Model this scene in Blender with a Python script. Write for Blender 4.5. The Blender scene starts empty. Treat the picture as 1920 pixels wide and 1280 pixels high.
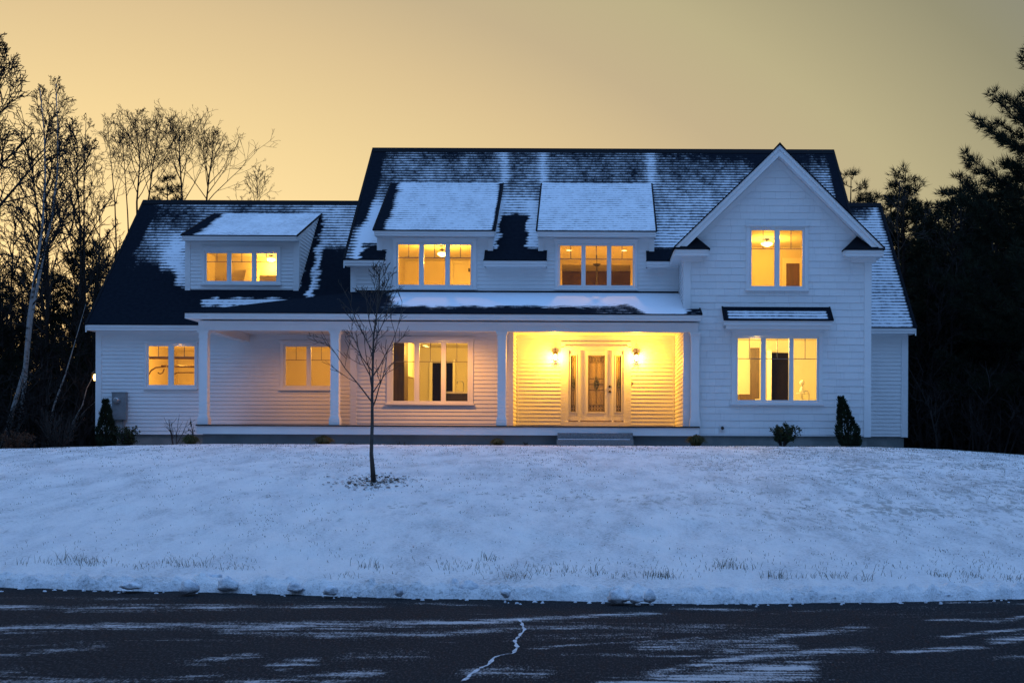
import bpy, math, random
from mathutils import Vector, Matrix, noise

SC = bpy.context.scene
COL = SC.collection
R = math.radians

# ------------------------------------------------------------------ camera
F, CX, HY = 2300.0, 1115.0, 826.0        # focal length and principal point of the 1920 px photograph
EYE = 1.6
ROLL = 0.0042
cam_d = bpy.data.cameras.new('camera')
cam = bpy.data.objects.new('camera', cam_d)
COL.objects.link(cam)
cam.location = (0, 0, EYE)
cam_d.sensor_width = 36
cam_d.lens = F / 1920 * 36
cam_d.shift_x = -(CX - 960) / 1920
cam_d.shift_y = (HY - 640) / 1920
cam_d.clip_start = 0.1
cam_d.clip_end = 1500
cam.rotation_euler = (Matrix.Rotation(R(90), 3, 'X') @ Matrix.Rotation(ROLL, 3, 'Z')).to_euler()
SC.camera = cam

# ------------------------------------------------------------------ sky
w = bpy.data.worlds.new('World')
SC.world = w
w.use_nodes = True
nt = w.node_tree
nt.nodes.clear()
out = nt.nodes.new('ShaderNodeOutputWorld')
bgA = nt.nodes.new('ShaderNodeBackground')
bgB = nt.nodes.new('ShaderNodeBackground')
add = nt.nodes.new('ShaderNodeAddShader')
sky = nt.nodes.new('ShaderNodeTexSky')
sky.sky_type = 'NISHITA'
sky.sun_disc = False
sky.sun_elevation = R(1.0)
sky.sun_rotation = R(-24)
bgA.inputs[1].default_value = 0.03
nt.links.new(sky.outputs[0], bgA.inputs[0])
tc = nt.nodes.new('ShaderNodeTexCoord')
dot = nt.nodes.new('ShaderNodeVectorMath')
dot.operation = 'DOT_PRODUCT'
az, el = R(-26), R(3)
dot.inputs[1].default_value = Vector((math.sin(az) * math.cos(el), math.cos(az) * math.cos(el), math.sin(el) * 2.5)).normalized()[:]
flat = nt.nodes.new('ShaderNodeVectorMath')          # the afterglow lies in a band along the horizon
flat.operation = 'MULTIPLY'
flat.inputs[1].default_value = (1, 1, 2.5)
flatn = nt.nodes.new('ShaderNodeVectorMath')
flatn.operation = 'NORMALIZE'
nrm = nt.nodes.new('ShaderNodeVectorMath')
nrm.operation = 'NORMALIZE'
nt.links.new(tc.outputs['Generated'], nrm.inputs[0])
nt.links.new(nrm.outputs[0], flat.inputs[0])
nt.links.new(flat.outputs[0], flatn.inputs[0])
nt.links.new(flatn.outputs[0], dot.inputs[0])
mr = nt.nodes.new('ShaderNodeMapRange')
mr.inputs[1].default_value = -1
mr.inputs[2].default_value = 1
nt.links.new(dot.outputs['Value'], mr.inputs[0])
ramp = nt.nodes.new('ShaderNodeValToRGB')
cr = ramp.color_ramp
SKYC = [(-1, (.110, .232, .48)), (.2, (.110, .232, .48)), (.5, (.15, .185, .22)), (.647, (.28, .255, .15)), (.733, (.47, .40, .215)),
        (.79, (.52, .405, .23)), (.84, (.66, .495, .255)), (.906, (.80, .61, .29)), (.976, (.91, .71, .34)), (1, (.97, .77, .39))]
while len(cr.elements) < len(SKYC):
    cr.elements.new(0.5)
for e, (d, c) in zip(cr.elements, SKYC):
    e.position = (d + 1) / 2
    e.color = (*c, 1)
nt.links.new(mr.outputs[0], ramp.inputs[0])
nt.links.new(ramp.outputs[0], bgB.inputs[0])
sepw = nt.nodes.new('ShaderNodeSeparateXYZ')
nt.links.new(nrm.outputs[0], sepw.inputs[0])


def wmap(src, a, c, lo, hi):
    q = nt.nodes.new('ShaderNodeMapRange')
    q.interpolation_type = 'SMOOTHSTEP'
    nt.links.new(src, q.inputs[0])
    for i_, v_ in enumerate((a, c, lo, hi)): q.inputs[i_ + 1].default_value = v_
    return q.outputs[0]


def wmath(op, a, c):
    q = nt.nodes.new('ShaderNodeMath')
    q.operation = op
    nt.links.new(a, q.inputs[0])
    nt.links.new(c, q.inputs[1])
    return q.outputs[0]


# brighter overhead, dimmer low down on the side away from the afterglow
zen = wmap(sepw.outputs[2], .36, 1.0, 1.0, 3.5)
low = wmath('MULTIPLY', wmap(sepw.outputs[1], -.5, .1, 1.0, 0.0), wmap(sepw.outputs[2], 0, .7, .55, 0))
inv = nt.nodes.new('ShaderNodeMath')
inv.operation = 'SUBTRACT'
inv.inputs[0].default_value = 1
nt.links.new(low, inv.inputs[1])
nt.links.new(wmath('MULTIPLY', zen, inv.outputs[0]), bgB.inputs[1])
nt.links.new(bgA.outputs[0], add.inputs[0])
nt.links.new(bgB.outputs[0], add.inputs[1])
nt.links.new(add.outputs[0], out.inputs[0])

vs = SC.view_settings
vs.view_transform = 'Standard'
vs.look = 'None'
vs.exposure = 0
vs.gamma = 1
vs.use_curve_mapping = False
SC.cycles.use_denoising = True
SC.cycles.denoising_input_passes = 'RGB_ALBEDO_NORMAL'
SC.cycles.denoising_prefilter = 'NONE'
SC.cycles.max_bounces = 6
SC.cycles.use_adaptive_sampling = False
SC.cycles.caustics_reflective = False
SC.cycles.caustics_refractive = False
SC.cycles.transparent_max_bounces = 12
SC.cycles.sample_clamp_indirect = 1.5


def P(px, py, Y):
    """the point of the photograph at pixel (px, py) on the vertical plane at distance Y -> (X, Z)"""
    u, v = px - CX, py - HY
    u2, v2 = u + ROLL * v, v - ROLL * u
    return u2 * Y / F, EYE - v2 * Y / F


def XP(px, Y, py=HY):
    return P(px, py, Y)[0]


def ZP(px, py, Y):
    return P(px, py, Y)[1]


def pix(x, y, z):
    u, v = x * F / y, (EYE - z) * F / y
    return CX + u - ROLL * v, HY + v + ROLL * u


# ------------------------------------------------------------------ mesh helper
class MB:
    def __init__(s):
        s.v, s.f, s.a, s.uv = [], [], None, None

    def quad(s, *pts):
        n = len(s.v)
        s.v += [tuple(p) for p in pts]
        s.f.append(tuple(range(n, n + len(pts))))
        return s

    def box(s, x0, x1, y0, y1, z0, z1):
        n = len(s.v)
        s.v += [(x0, y0, z0), (x1, y0, z0), (x1, y1, z0), (x0, y1, z0), (x0, y0, z1), (x1, y0, z1), (x1, y1, z1), (x0, y1, z1)]
        s.f += [(n, n + 3, n + 2, n + 1), (n + 4, n + 5, n + 6, n + 7), (n, n + 1, n + 5, n + 4), (n + 1, n + 2, n + 6, n + 5),
                (n + 2, n + 3, n + 7, n + 6), (n + 3, n, n + 4, n + 7)]
        return s

    def prism(s, poly, y0, y1):
        """polygon in (x, z), extruded from y0 to y1"""
        n, k = len(s.v), len(poly)
        s.v += [(x, y0, z) for x, z in poly] + [(x, y1, z) for x, z in poly]
        s.f.append(tuple(range(n, n + k)))
        s.f.append(tuple(range(n + 2 * k - 1, n + k - 1, -1)))
        for i in range(k):
            j = (i + 1) % k
            s.f.append((n + i, n + k + i, n + k + j, n + j))
        return s

    def xprism(s, poly, x0, x1):
        """polygon in (y, z), extruded from x0 to x1"""
        n, k = len(s.v), len(poly)
        s.v += [(x0, y, z) for y, z in poly] + [(x1, y, z) for y, z in poly]
        s.f.append(tuple(range(n, n + k)))
        s.f.append(tuple(range(n + 2 * k - 1, n + k - 1, -1)))
        for i in range(k):
            j = (i + 1) % k
            s.f.append((n + i, n + k + i, n + k + j, n + j))
        return s

    def tube(s, pts, rad, n=6, cap=True):
        pts = [Vector(p) for p in pts]
        if not isinstance(rad, (list, tuple)):
            rad = [rad] * len(pts)
        base = len(s.v)
        d0 = (pts[1] - pts[0]).normalized()
        ref = Vector((1, 0, 0)) if abs(d0.x) < .9 else Vector((0, 1, 0))
        u = d0.cross(ref).normalized()
        for i, p in enumerate(pts):
            d = (pts[min(i + 1, len(pts) - 1)] - pts[max(i - 1, 0)])
            if d.length < 1e-9:
                d = d0.copy()
            d.normalize()
            u = (u - d * u.dot(d))
            if u.length < 1e-6:
                u = d.orthogonal()
            u.normalize()
            t = d.cross(u)
            r = rad[i]
            for k in range(n):
                a = 2 * math.pi * k / n
                q = p + (u * math.cos(a) + t * math.sin(a)) * r
                s.v.append((q.x, q.y, q.z))
        for i in range(len(pts) - 1):
            for k in range(n):
                a, b = base + i * n + k, base + i * n + (k + 1) % n
                s.f.append((a, b, b + n, a + n))
        if cap and n > 3:
            s.f.append(tuple(base + k for k in range(n - 1, -1, -1)))
            e = base + (len(pts) - 1) * n
            s.f.append(tuple(e + k for k in range(n)))
        return s

    def lathe(s, c, prof, n=16):
        """profile [(r, z)] round the vertical axis through c"""
        base = len(s.v)
        for r, z in prof:
            for k in range(n):
                a = 2 * math.pi * k / n
                s.v.append((c[0] + r * math.cos(a), c[1] + r * math.sin(a), c[2] + z))
        for i in range(len(prof) - 1):
            for k in range(n):
                a, b = base + i * n + k, base + i * n + (k + 1) % n
                s.f.append((a, b, b + n, a + n))
        return s

    def build(s, name, mat, parent=None, smooth=False, off=None):
        me = bpy.data.meshes.new(name)
        me.from_pydata(s.v, [], s.f)
        if s.a is not None:
            at = me.attributes.new('snow', 'FLOAT', 'POINT')
            at.data.foreach_set('value', s.a)
        if s.uv is not None:
            ul = me.uv_layers.new(name='UVMap')
            for lp in me.loops:
                ul.data[lp.index].uv = s.uv[lp.vertex_index]
        me.materials.append(mat)
        if smooth:
            me.polygons.foreach_set('use_smooth', [True] * len(me.polygons))
        me.update()
        o = bpy.data.objects.new(name, me)
        COL.objects.link(o)
        if parent is not None:
            o.parent = parent
            if off is not None:
                o.location = off
            elif parent.type == 'EMPTY':
                o.location = -parent.location
        return o


def thing(name, label, cat, loc=(0, 0, 0), group=None):
    o = bpy.data.objects.new(name, None)
    o.empty_display_size = .2
    COL.objects.link(o)
    o.location = loc
    return tag(o, label, cat, group)


def tag(o, label=None, cat=None, group=None, kind=None):
    if label: o['label'] = label
    if cat: o['category'] = cat
    if group: o['group'] = group
    if kind: o['kind'] = kind
    return o


# ------------------------------------------------------------------ materials
def mat(name, col, rough=.6, metal=0, emit=None, es=1, spec=None):
    m = bpy.data.materials.new(name)
    m.use_nodes = True
    b = m.node_tree.nodes['Principled BSDF']
    b.inputs['Base Color'].default_value = (*col, 1)
    b.inputs['Roughness'].default_value = rough
    b.inputs['Metallic'].default_value = metal
    if spec is not None: b.inputs['Specular IOR Level'].default_value = spec
    if emit:
        b.inputs['Emission Color'].default_value = (*emit, 1)
        b.inputs['Emission Strength'].default_value = es
    return m


def N(m, t, **kw):
    n = m.node_tree.nodes.new(t)
    for k, v in kw.items():
        setattr(n, k, v)
    return n


def L(m, a, b):
    m.node_tree.links.new(a, b)


def math_n(m, op, a, b=None, c=None):
    n = N(m, 'ShaderNodeMath', operation=op)
    for i, x in enumerate((a, b, c)):
        if x is None: continue
        if isinstance(x, (int, float)):
            n.inputs[i].default_value = x
        else:
            L(m, x, n.inputs[i])
    return n.outputs[0]


def noise_n(m, vec, scale, detail=4, rough=.5):
    n = N(m, 'ShaderNodeTexNoise')
    n.inputs['Scale'].default_value = scale
    n.inputs['Detail'].default_value = detail
    n.inputs['Roughness'].default_value = rough
    if vec is not None: L(m, vec, n.inputs['Vector'])
    return n.outputs['Fac']


def mixc(m, fac, c1, c2):
    n = N(m, 'ShaderNodeMix', data_type='RGBA')
    if isinstance(fac, (int, float)): n.inputs[0].default_value = fac
    else: L(m, fac, n.inputs[0])
    for i, c in ((6, c1), (7, c2)):
        if isinstance(c, tuple): n.inputs[i].default_value = (*c, 1)
        else: L(m, c, n.inputs[i])
    return n.outputs[2]


def smooth_n(m, v, a, b):
    n = N(m, 'ShaderNodeMapRange', interpolation_type='SMOOTHSTEP')
    L(m, v, n.inputs[0])
    n.inputs[1].default_value = a
    n.inputs[2].default_value = b
    return n.outputs[0]


def obj_vec(m, scale=(1, 1, 1), loc=(0, 0, 0), rot=(0, 0, 0)):
    g = N(m, 'ShaderNodeNewGeometry')
    mp = N(m, 'ShaderNodeMapping')
    mp.inputs['Scale'].default_value = scale
    mp.inputs['Location'].default_value = loc
    mp.inputs['Rotation'].default_value = rot
    L(m, g.outputs['Position'], mp.inputs[0])
    return mp.outputs[0]


def bump_to(m, h, strength=.3, dist=.02):
    b = N(m, 'ShaderNodeBump')
    b.inputs['Strength'].default_value = strength
    b.inputs['Distance'].default_value = dist
    L(m, h, b.inputs['Height'])
    L(m, b.outputs[0], m.node_tree.nodes['Principled BSDF'].inputs['Normal'])


def varied(name, c1, c2, scale, rough=.6, bump=0, bscale=None, stretch=(1, 1, 1), lo=.35, hi=.65):
    m = mat(name, c1, rough)
    v = obj_vec(m, stretch)
    f = smooth_n(m, noise_n(m, v, scale, 5, .6), lo, hi)
    L(m, mixc(m, f, c1, c2), m.node_tree.nodes['Principled BSDF'].inputs['Base Color'])
    if bump:
        bump_to(m, noise_n(m, v, bscale or scale * 4, 4), bump, .02)
    return m


def shingle_mat():
    m = mat('snowy_shingles', (.02, .022, .028), .85)
    uvn = N(m, 'ShaderNodeUVMap')
    sp = N(m, 'ShaderNodeSeparateXYZ')
    L(m, uvn.outputs[0], sp.inputs[0])
    U, V = sp.outputs[0], sp.outputs[1]
    cov = N(m, 'ShaderNodeAttribute', attribute_name='snow').outputs['Fac']
    # wavy courses
    wob = noise_n(m, uvn.outputs[0], 2.2, 3)
    V2 = math_n(m, 'ADD', V, math_n(m, 'MULTIPLY', math_n(m, 'SUBTRACT', wob, .5), .05))
    cv = math_n(m, 'DIVIDE', V2, .142)
    fr = math_n(m, 'FRACT', cv)
    row = math_n(m, 'FLOOR', cv)
    # dark butt line in the lower part of each course
    line = math_n(m, 'SUBTRACT', 1, smooth_n(m, math_n(m, 'ABSOLUTE', math_n(m, 'SUBTRACT', fr, .22)), .05, .34))
    cmb = N(m, 'ShaderNodeCombineXYZ')
    L(m, math_n(m, 'MULTIPLY', U, 6.5), cmb.inputs[0])
    L(m, math_n(m, 'MULTIPLY', row, 7.31), cmb.inputs[1])
    tab = noise_n(m, cmb.outputs[0], 1.0, 2)
    mp = N(m, 'ShaderNodeMapping')
    mp.inputs['Scale'].default_value = (2.2, .8, 1)
    L(m, uvn.outputs[0], mp.inputs[0])
    big = noise_n(m, mp.outputs[0], 1.0, 4, .6)
    fine = noise_n(m, uvn.outputs[0], 22, 3, .6)
    s = math_n(m, 'ADD', cov, math_n(m, 'MULTIPLY', math_n(m, 'SUBTRACT', big, .5), .5))
    s = math_n(m, 'ADD', s, math_n(m, 'MULTIPLY', math_n(m, 'SUBTRACT', tab, .5), .55))
    s = math_n(m, 'ADD', s, math_n(m, 'MULTIPLY', math_n(m, 'SUBTRACT', fine, .5), .5))
    s = math_n(m, 'SUBTRACT', s, math_n(m, 'MULTIPLY', line, .42))
    f = smooth_n(m, s, .12, .70)
    shc = mixc(m, noise_n(m, uvn.outputs[0], 9, 3), (.006, .009, .015), (.016, .020, .028))
    L(m, mixc(m, f, shc, (.74, .77, .82)), m.node_tree.nodes['Principled BSDF'].inputs['Base Color'])
    h = math_n(m, 'ADD', math_n(m, 'MULTIPLY', fr, -.6), math_n(m, 'MULTIPLY', f, .5))
    bump_to(m, h, .5, .012)
    return m


M = {}


def matt(*names):
    for n_ in names: M[n_].node_tree.nodes['Principled BSDF'].inputs['Specular IOR Level'].default_value = .06


M['paint'] = varied('white_siding_paint', (.74, .745, .75), (.80, .80, .80), .8, .55)
m = mat('white_shingle_paint', (.76, .765, .77), .55)
sp_ = N(m, 'ShaderNodeSeparateXYZ')
L(m, obj_vec(m), sp_.inputs[0])
cb_ = N(m, 'ShaderNodeCombineXYZ')
L(m, sp_.outputs[0], cb_.inputs[0])
L(m, sp_.outputs[2], cb_.inputs[1])
bt = N(m, 'ShaderNodeTexBrick')
bt.offset, bt.offset_frequency, bt.squash, bt.squash_frequency = .37, 3, .62, 2
for k_, v_ in (('Scale', 1.0), ('Mortar Size', .0045), ('Mortar Smooth', .2), ('Bias', 0.0), ('Brick Width', .62), ('Row Height', .178)): bt.inputs[k_].default_value = v_
bt.inputs['Color1'].default_value = (.755, .757, .765, 1)
bt.inputs['Color2'].default_value = (.80, .80, .80, 1)
bt.inputs['Mortar'].default_value = (.64, .645, .66, 1)
L(m, cb_.outputs[0], bt.inputs['Vector'])
L(m, bt.outputs['Color'], m.node_tree.nodes['Principled BSDF'].inputs['Base Color'])
M['shinglepaint'] = m
M['trim'] = varied('white_trim_paint', (.75, .75, .755), (.79, .79, .79), 1.5, .5)
M['shingle'] = shingle_mat()
M['edge'] = mat('black_roof_edge', (.008, .010, .014), .8)
M['concrete'] = varied('foundation_concrete', (.17, .19, .19), (.25, .26, .25), 2.2, .9, .3, 30)
M['porchbase'] = varied('porch_base_concrete', (.16, .18, .19), (.21, .23, .24), 1.2, .9, .2, 30)
M['granite'] = varied('grey_granite', (.13, .13, .135), (.24, .24, .24), 45, .85, .3, 60)
M['deck'] = varied('dark_deck_board', (.03, .022, .02), (.05, .035, .03), 6, .7)
M['cream'] = varied('cream_room_paint', (.72, .66, .52), (.76, .70, .56), .7, .8)
M['ceil'] = mat('room_ceiling_paint', (.78, .74, .66), .8)
M['wood'] = varied('brown_wood', (.07, .04, .02), (.11, .06, .03), 3, .5, stretch=(6, 6, .6))
M['panel'] = varied('lit_wood_panel', (.16, .10, .045), (.22, .14, .06), 2, .6)
M['painted_dark'] = mat('doorway_painted_dark', (.006, .004, .003), .8, spec=.05)  # near-black colour paints in the darkness beyond the open doorways
M['darkwood'] = varied('dark_wood', (.022, .015, .01), (.04, .026, .018), 3, .5, stretch=(6, 6, .6))
M['white'] = mat('interior_white', (.82, .79, .70), .4)
M['metal'] = mat('grey_metal', (.45, .45, .46), .35, 1)
M['black'] = mat('black_metal', (.012, .012, .013), .4)
M['vent'] = varied('perforated_vent', (.05, .05, .05), (.4, .4, .4), 9, .7)
M['bronze'] = mat('bronze_metal', (.05, .035, .02), .35, .8)
M['meter'] = varied('grey_box_paint', (.19, .20, .21), (.25, .26, .27), 5, .5)
M['muntin'] = mat('muntin_bronze', (.16, .14, .12), .5)
WARM = (1.0, .45, .045)
M['bulb'] = mat('lit_bulb_glass', (.9, .8, .6), .4, emit=(1, .72, .25), es=5)
M['lantern'] = mat('lit_lantern_glass', (.9, .8, .6), .3, emit=(1, .72, .3), es=28)
M['leadglass'] = varied('obscured_glass', (.30, .23, .13), (.42, .33, .19), 40, .3)
M['came'] = mat('lead_came', (.03, .03, .028), .4, .6)
M['gem'] = varied('bevelled_glass', (.03, .035, .025), (.13, .13, .10), 30, .2)
M['bark'] = varied('bark', (.035, .03, .028), (.06, .052, .047), 6, .9, stretch=(1, 1, .2))
M['barkdark'] = varied('dark_bark', (.02, .017, .016), (.035, .03, .028), 6, .9, stretch=(1, 1, .2))
M['birch'] = varied('birch_bark', (.32, .31, .30), (.06, .055, .05), 3.2, .8, stretch=(1, 1, 2.5), lo=.5, hi=.7)
M['youngbark'] = varied('young_bark', (.05, .042, .038), (.085, .075, .07), 14, .85, stretch=(1, 1, .3))
M['needle'] = varied('pine_needles', (.012, .016, .011), (.028, .034, .02), 1.2, .8)
M['arbor'] = varied('arborvitae_foliage', (.012, .02, .012), (.03, .042, .022), 5, .8)
M['leafred'] = varied('russet_leaves', (.10, .045, .025), (.05, .03, .02), 4, .8)
M['leafgreen'] = varied('evergreen_leaves', (.018, .028, .014), (.04, .05, .022), 8, .7)
M['drygrass'] = varied('dry_grass', (.10, .085, .04), (.05, .05, .02), 3, .9)
M['blade'] = varied('lawn_grass', (.05, .058, .045), (.10, .095, .065), 3, .9)
M['litter'] = varied('wet_mulch', (.02, .016, .014), (.045, .035, .03), 6, .9)
M['floor'] = varied('forest_floor', (.025, .02, .016), (.05, .04, .03), 1.3, 1, .5, 8)

matt('shingle', 'edge', 'deck', 'bark', 'barkdark', 'birch', 'youngbark', 'needle', 'arbor', 'leafred', 'leafgreen', 'drygrass', 'blade', 'litter', 'floor', 'concrete', 'porchbase')
M['shingle'].node_tree.nodes['Principled BSDF'].inputs['Specular IOR Level'].default_value = 0
# clear window glass: thin pane, see-through with a fresnel reflection
m = bpy.data.materials.new('window_glass')
m.use_nodes = True
m.node_tree.nodes.clear()
o_ = N(m, 'ShaderNodeOutputMaterial')
tr = N(m, 'ShaderNodeBsdfTransparent')
tr.inputs[0].default_value = (.95, .96, .95, 1)
gl = N(m, 'ShaderNodeBsdfGlossy')
gl.inputs['Roughness'].default_value = .02
fr_ = N(m, 'ShaderNodeFresnel')
fr_.inputs[0].default_value = 1.45
mx = N(m, 'ShaderNodeMixShader')
L(m, fr_.outputs[0], mx.inputs[0])
L(m, tr.outputs[0], mx.inputs[1])
L(m, gl.outputs[0], mx.inputs[2])
L(m, mx.outputs[0], o_.inputs[0])
M['glass'] = m

# snow on the lawn, thin, with grass showing in flecks
m = mat('lawn_snow', (.8, .82, .86), .75)
g1 = noise_n(m, obj_vec(m, (1, 1.6, 1)), 26, 5, .75)
g2 = noise_n(m, obj_vec(m, (1.5, .55, 1), rot=(0, 0, .55)), 1.3, 6, .66)
g3 = noise_n(m, obj_vec(m, (.5, 1, 1), loc=(7, 3, 0)), .35, 3, .6)
g4 = noise_n(m, obj_vec(m, (8, 3.6, 1), rot=(0, 0, .6)), 1.0, 6, .75)
g5 = noise_n(m, obj_vec(m, (.7, .9, 1), loc=(2, 8, 0)), 1.0, 3, .5)
sepy = N(m, 'ShaderNodeSeparateXYZ')
L(m, obj_vec(m), sepy.inputs[0])
up = smooth_n(m, sepy.outputs[1], 15, 29)
th = math_n(m, 'ADD', math_n(m, 'MULTIPLY', g1, 1.0), math_n(m, 'MULTIPLY', g2, .55))
th = math_n(m, 'ADD', th, math_n(m, 'MULTIPLY', g3, .25))
th = math_n(m, 'ADD', th, math_n(m, 'MULTIPLY', up, .05))
sepx = N(m, 'ShaderNodeSeparateXYZ')
L(m, obj_vec(m), sepx.inputs[0])
side = math_n(m, 'MULTIPLY', smooth_n(m, sepx.outputs[0], -3, 6), .10)
t4 = math_n(m, 'ADD', math_n(m, 'ADD', g4, math_n(m, 'MULTIPLY', g5, .35)), side)
fl = math_n(m, 'MAXIMUM', smooth_n(m, th, .90, 1.14), math_n(m, 'MULTIPLY', smooth_n(m, t4, .76, .88), smooth_n(m, sepx.outputs[1], 13.5, 17.5)))
snowc = mixc(m, smooth_n(m, g2, .3, .7), (.95, .94, .95), (.80, .81, .85))  # bluish-grey patches paint the soft shade of undulations into the snow colour
L(m, mixc(m, math_n(m, 'MULTIPLY', fl, .66), snowc, (.20, .22, .22)), m.node_tree.nodes['Principled BSDF'].inputs['Base Color'])
bump_to(m, math_n(m, 'ADD', math_n(m, 'ADD', math_n(m, 'MULTIPLY', g1, .35), g2), math_n(m, 'MULTIPLY', g4, 1.1)), 1.0, .085)
M['snow'] = m
m = mat('ploughed_snow', (.8, .82, .86), .7)
g1 = noise_n(m, obj_vec(m), 9, 5, .7)
L(m, mixc(m, smooth_n(m, g1, .35, .7), (.76, .78, .82), (.48, .51, .58)), m.node_tree.nodes['Principled BSDF'].inputs['Base Color'])
bump_to(m, noise_n(m, obj_vec(m), 16, 5, .7), .8, .05)
M['bank'] = m

# asphalt with wind-blown snow
m = mat('asphalt', (.03, .032, .036), .95, spec=.03)
grain = noise_n(m, obj_vec(m, (62, 18, 1)), 1, 3, .75)
grain2 = noise_n(m, obj_vec(m, (15, 5.5, 1)), 1, 4, .7)
med = noise_n(m, obj_vec(m), 1.2, 4, .6)


def warped(sc, loc, amt, rot):
    w1 = noise_n(m, obj_vec(m, (.22, .5, 1), loc=loc), 1.0, 3, .5)
    sp_ = N(m, 'ShaderNodeSeparateXYZ')
    L(m, obj_vec(m, sc, loc=loc, rot=(0, 0, rot)), sp_.inputs[0])
    cb_ = N(m, 'ShaderNodeCombineXYZ')
    L(m, sp_.outputs[0], cb_.inputs[0])
    L(m, math_n(m, 'ADD', sp_.outputs[1], math_n(m, 'MULTIPLY', w1, amt)), cb_.inputs[1])
    return cb_.outputs[0]


def ridge(vec, sharp):
    n_ = noise_n(m, vec, 1.0, 2, .5)
    return math_n(m, 'POWER', math_n(m, 'SUBTRACT', 1, math_n(m, 'MULTIPLY', math_n(m, 'ABSOLUTE', math_n(m, 'SUBTRACT', n_, .5)), 4)), sharp)


r1 = ridge(warped((.14, 2.6, 1), (2, 5, 0), 2.2, -.10), 2.2)
r2 = ridge(warped((.2, 3.4, 1), (9, 1, 0), 3.0, -.14), 5.0)
gate = smooth_n(m, noise_n(m, obj_vec(m, (.25, .8, 1), loc=(1, 3, 0)), 1.0, 3, .5), .46, .68)
dus = N(m, 'ShaderNodeAttribute', attribute_name='snow').outputs['Fac']
wisp = noise_n(m, warped((.9, 11, 1), (3, 7, 0), 5.0, -.09), 1.0, 5, .68)
wisp2 = noise_n(m, obj_vec(m, (1.3, 5.5, 1), loc=(5, 1, 0)), 1.0, 5, .7)
s = math_n(m, 'MULTIPLY', dus, math_n(m, 'ADD', .80, math_n(m, 'MULTIPLY', math_n(m, 'ADD', math_n(m, 'SUBTRACT', wisp, .5), math_n(m, 'SUBTRACT', wisp2, .5)), 3.4)))
s = math_n(m, 'MAXIMUM', s, math_n(m, 'MULTIPLY', smooth_n(m, math_n(m, 'ADD', wisp, math_n(m, 'MULTIPLY', wisp2, .6)), .88, 1.1), .55))
s = math_n(m, 'MAXIMUM', s, math_n(m, 'MULTIPLY', math_n(m, 'MULTIPLY', r2, gate), .62))
s = math_n(m, 'ADD', s, math_n(m, 'MULTIPLY', math_n(m, 'SUBTRACT', grain, .5), 1.5))
s = math_n(m, 'ADD', s, math_n(m, 'MULTIPLY', math_n(m, 'SUBTRACT', grain2, .5), .75))
f = math_n(m, 'MULTIPLY', smooth_n(m, s, .26, 1.05), .50)
asp = mixc(m, med, (.009, .010, .013), (.020, .022, .025))
asp = mixc(m, smooth_n(m, grain, .46, .70), asp, (.046, .047, .050))
L(m, mixc(m, f, asp, (.80, .75, .76)), m.node_tree.nodes['Principled BSDF'].inputs['Base Color'])
bump_to(m, grain, .5, .008)
M['asphalt'] = m

M['cracksnow'] = varied('dusty_crack_snow', (.50, .51, .55), (.12, .12, .14), 16, .9, lo=.45, hi=.68)

# ------------------------------------------------------------------ ground
EDGE = [(0, 1100), (150, 1104), (300, 1107), (500, 1112), (700, 1119), (1000, 1124), (1300, 1131), (1500, 1130), (1700, 1127), (1920, 1121)]
ED = []
for px, py in EDGE:
    v2 = (py - HY) - ROLL * (px - CX)
    Y = F * EYE / v2
    ED.append((XP(px, Y, py), Y))


def edge_y(x):
    if x <= ED[0][0]: return ED[0][1] + (ED[0][0] - x) * .06
    if x >= ED[-1][0]: return ED[-1][1] + (x - ED[-1][0]) * .08
    for (a, ya), (b, yb) in zip(ED, ED[1:]):
        if a <= x <= b:
            t = (x - a) / (b - a)
            return ya + (yb - ya) * t


def crest_z(x):
    z = 1.482
    if x < -9.5: z -= .028 * (-9.5 - x) ** 1.0
    if x > 6.5: z -= .022 * (x - 6.5) ** 1.6
    return max(z, -1.0)


def lawn_z(x, y):
    e = edge_y(x)
    t = min(max((y - e) / (29.5 - e), 0), 1)
    cz = crest_z(x)
    z = .05 + (cz - .05) * (1 - (1 - t) ** 1.65)
    return z


def lawn_zn(x, y):
    z = lawn_z(x, y)
    if y < 30.6:
        k = min(1, (y - edge_y(x)) / 1.5) * min(1, max(0, (30.6 - y) / 3))
        z += k * (.04 * noise.noise((x * .45, y * .4, 1.3)) + .020 * noise.noise((x * 1.6 + y * .8, y * .6, 4.1)) + .020 * noise.noise((x * 3.4 + y * 1.3, y * 1.5, 6.1)))
    return z


def ground_hit(px, py):
    lo, hi = 12.2, 31.0
    y = lo
    while y < hi:
        x, z = P(px, py, y)
        if z <= lawn_z(x, y): break
        y += .02
    return x, y, lawn_z(x, y)


b = MB()
xs = [-46 + i * 1.0 for i in range(32)] + [-14 + i * .09 for i in range(281)] + [11.4 + i * 1.0 for i in range(34)]
NT = 190
ts = [i / NT for i in range(NT + 1)]
rows = []
for t in ts:
    rw = []
    for x in xs:
        e = edge_y(x) + .12
        y = e + (31.4 - e) * t ** 1.15
        rw.append(len(b.v))
        b.v.append((x, y, lawn_zn(x, y)))
    rows.append(rw)
for y in (32.5, 34, 36):
    rw = []
    for x in xs:
        rw.append(len(b.v))
        b.v.append((x, y, lawn_z(x, y)))
    rows.append(rw)
for j in range(len(rows) - 1):
    for i in range(len(xs) - 1):
        if j >= NT and not (-14.6 < xs[i] and xs[i + 1] < 9.4): continue
        b.f.append((rows[j][i], rows[j][i + 1], rows[j + 1][i + 1], rows[j + 1][i]))
tag(b.build('lawn', M['snow'], smooth=True), kind='structure')

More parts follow.
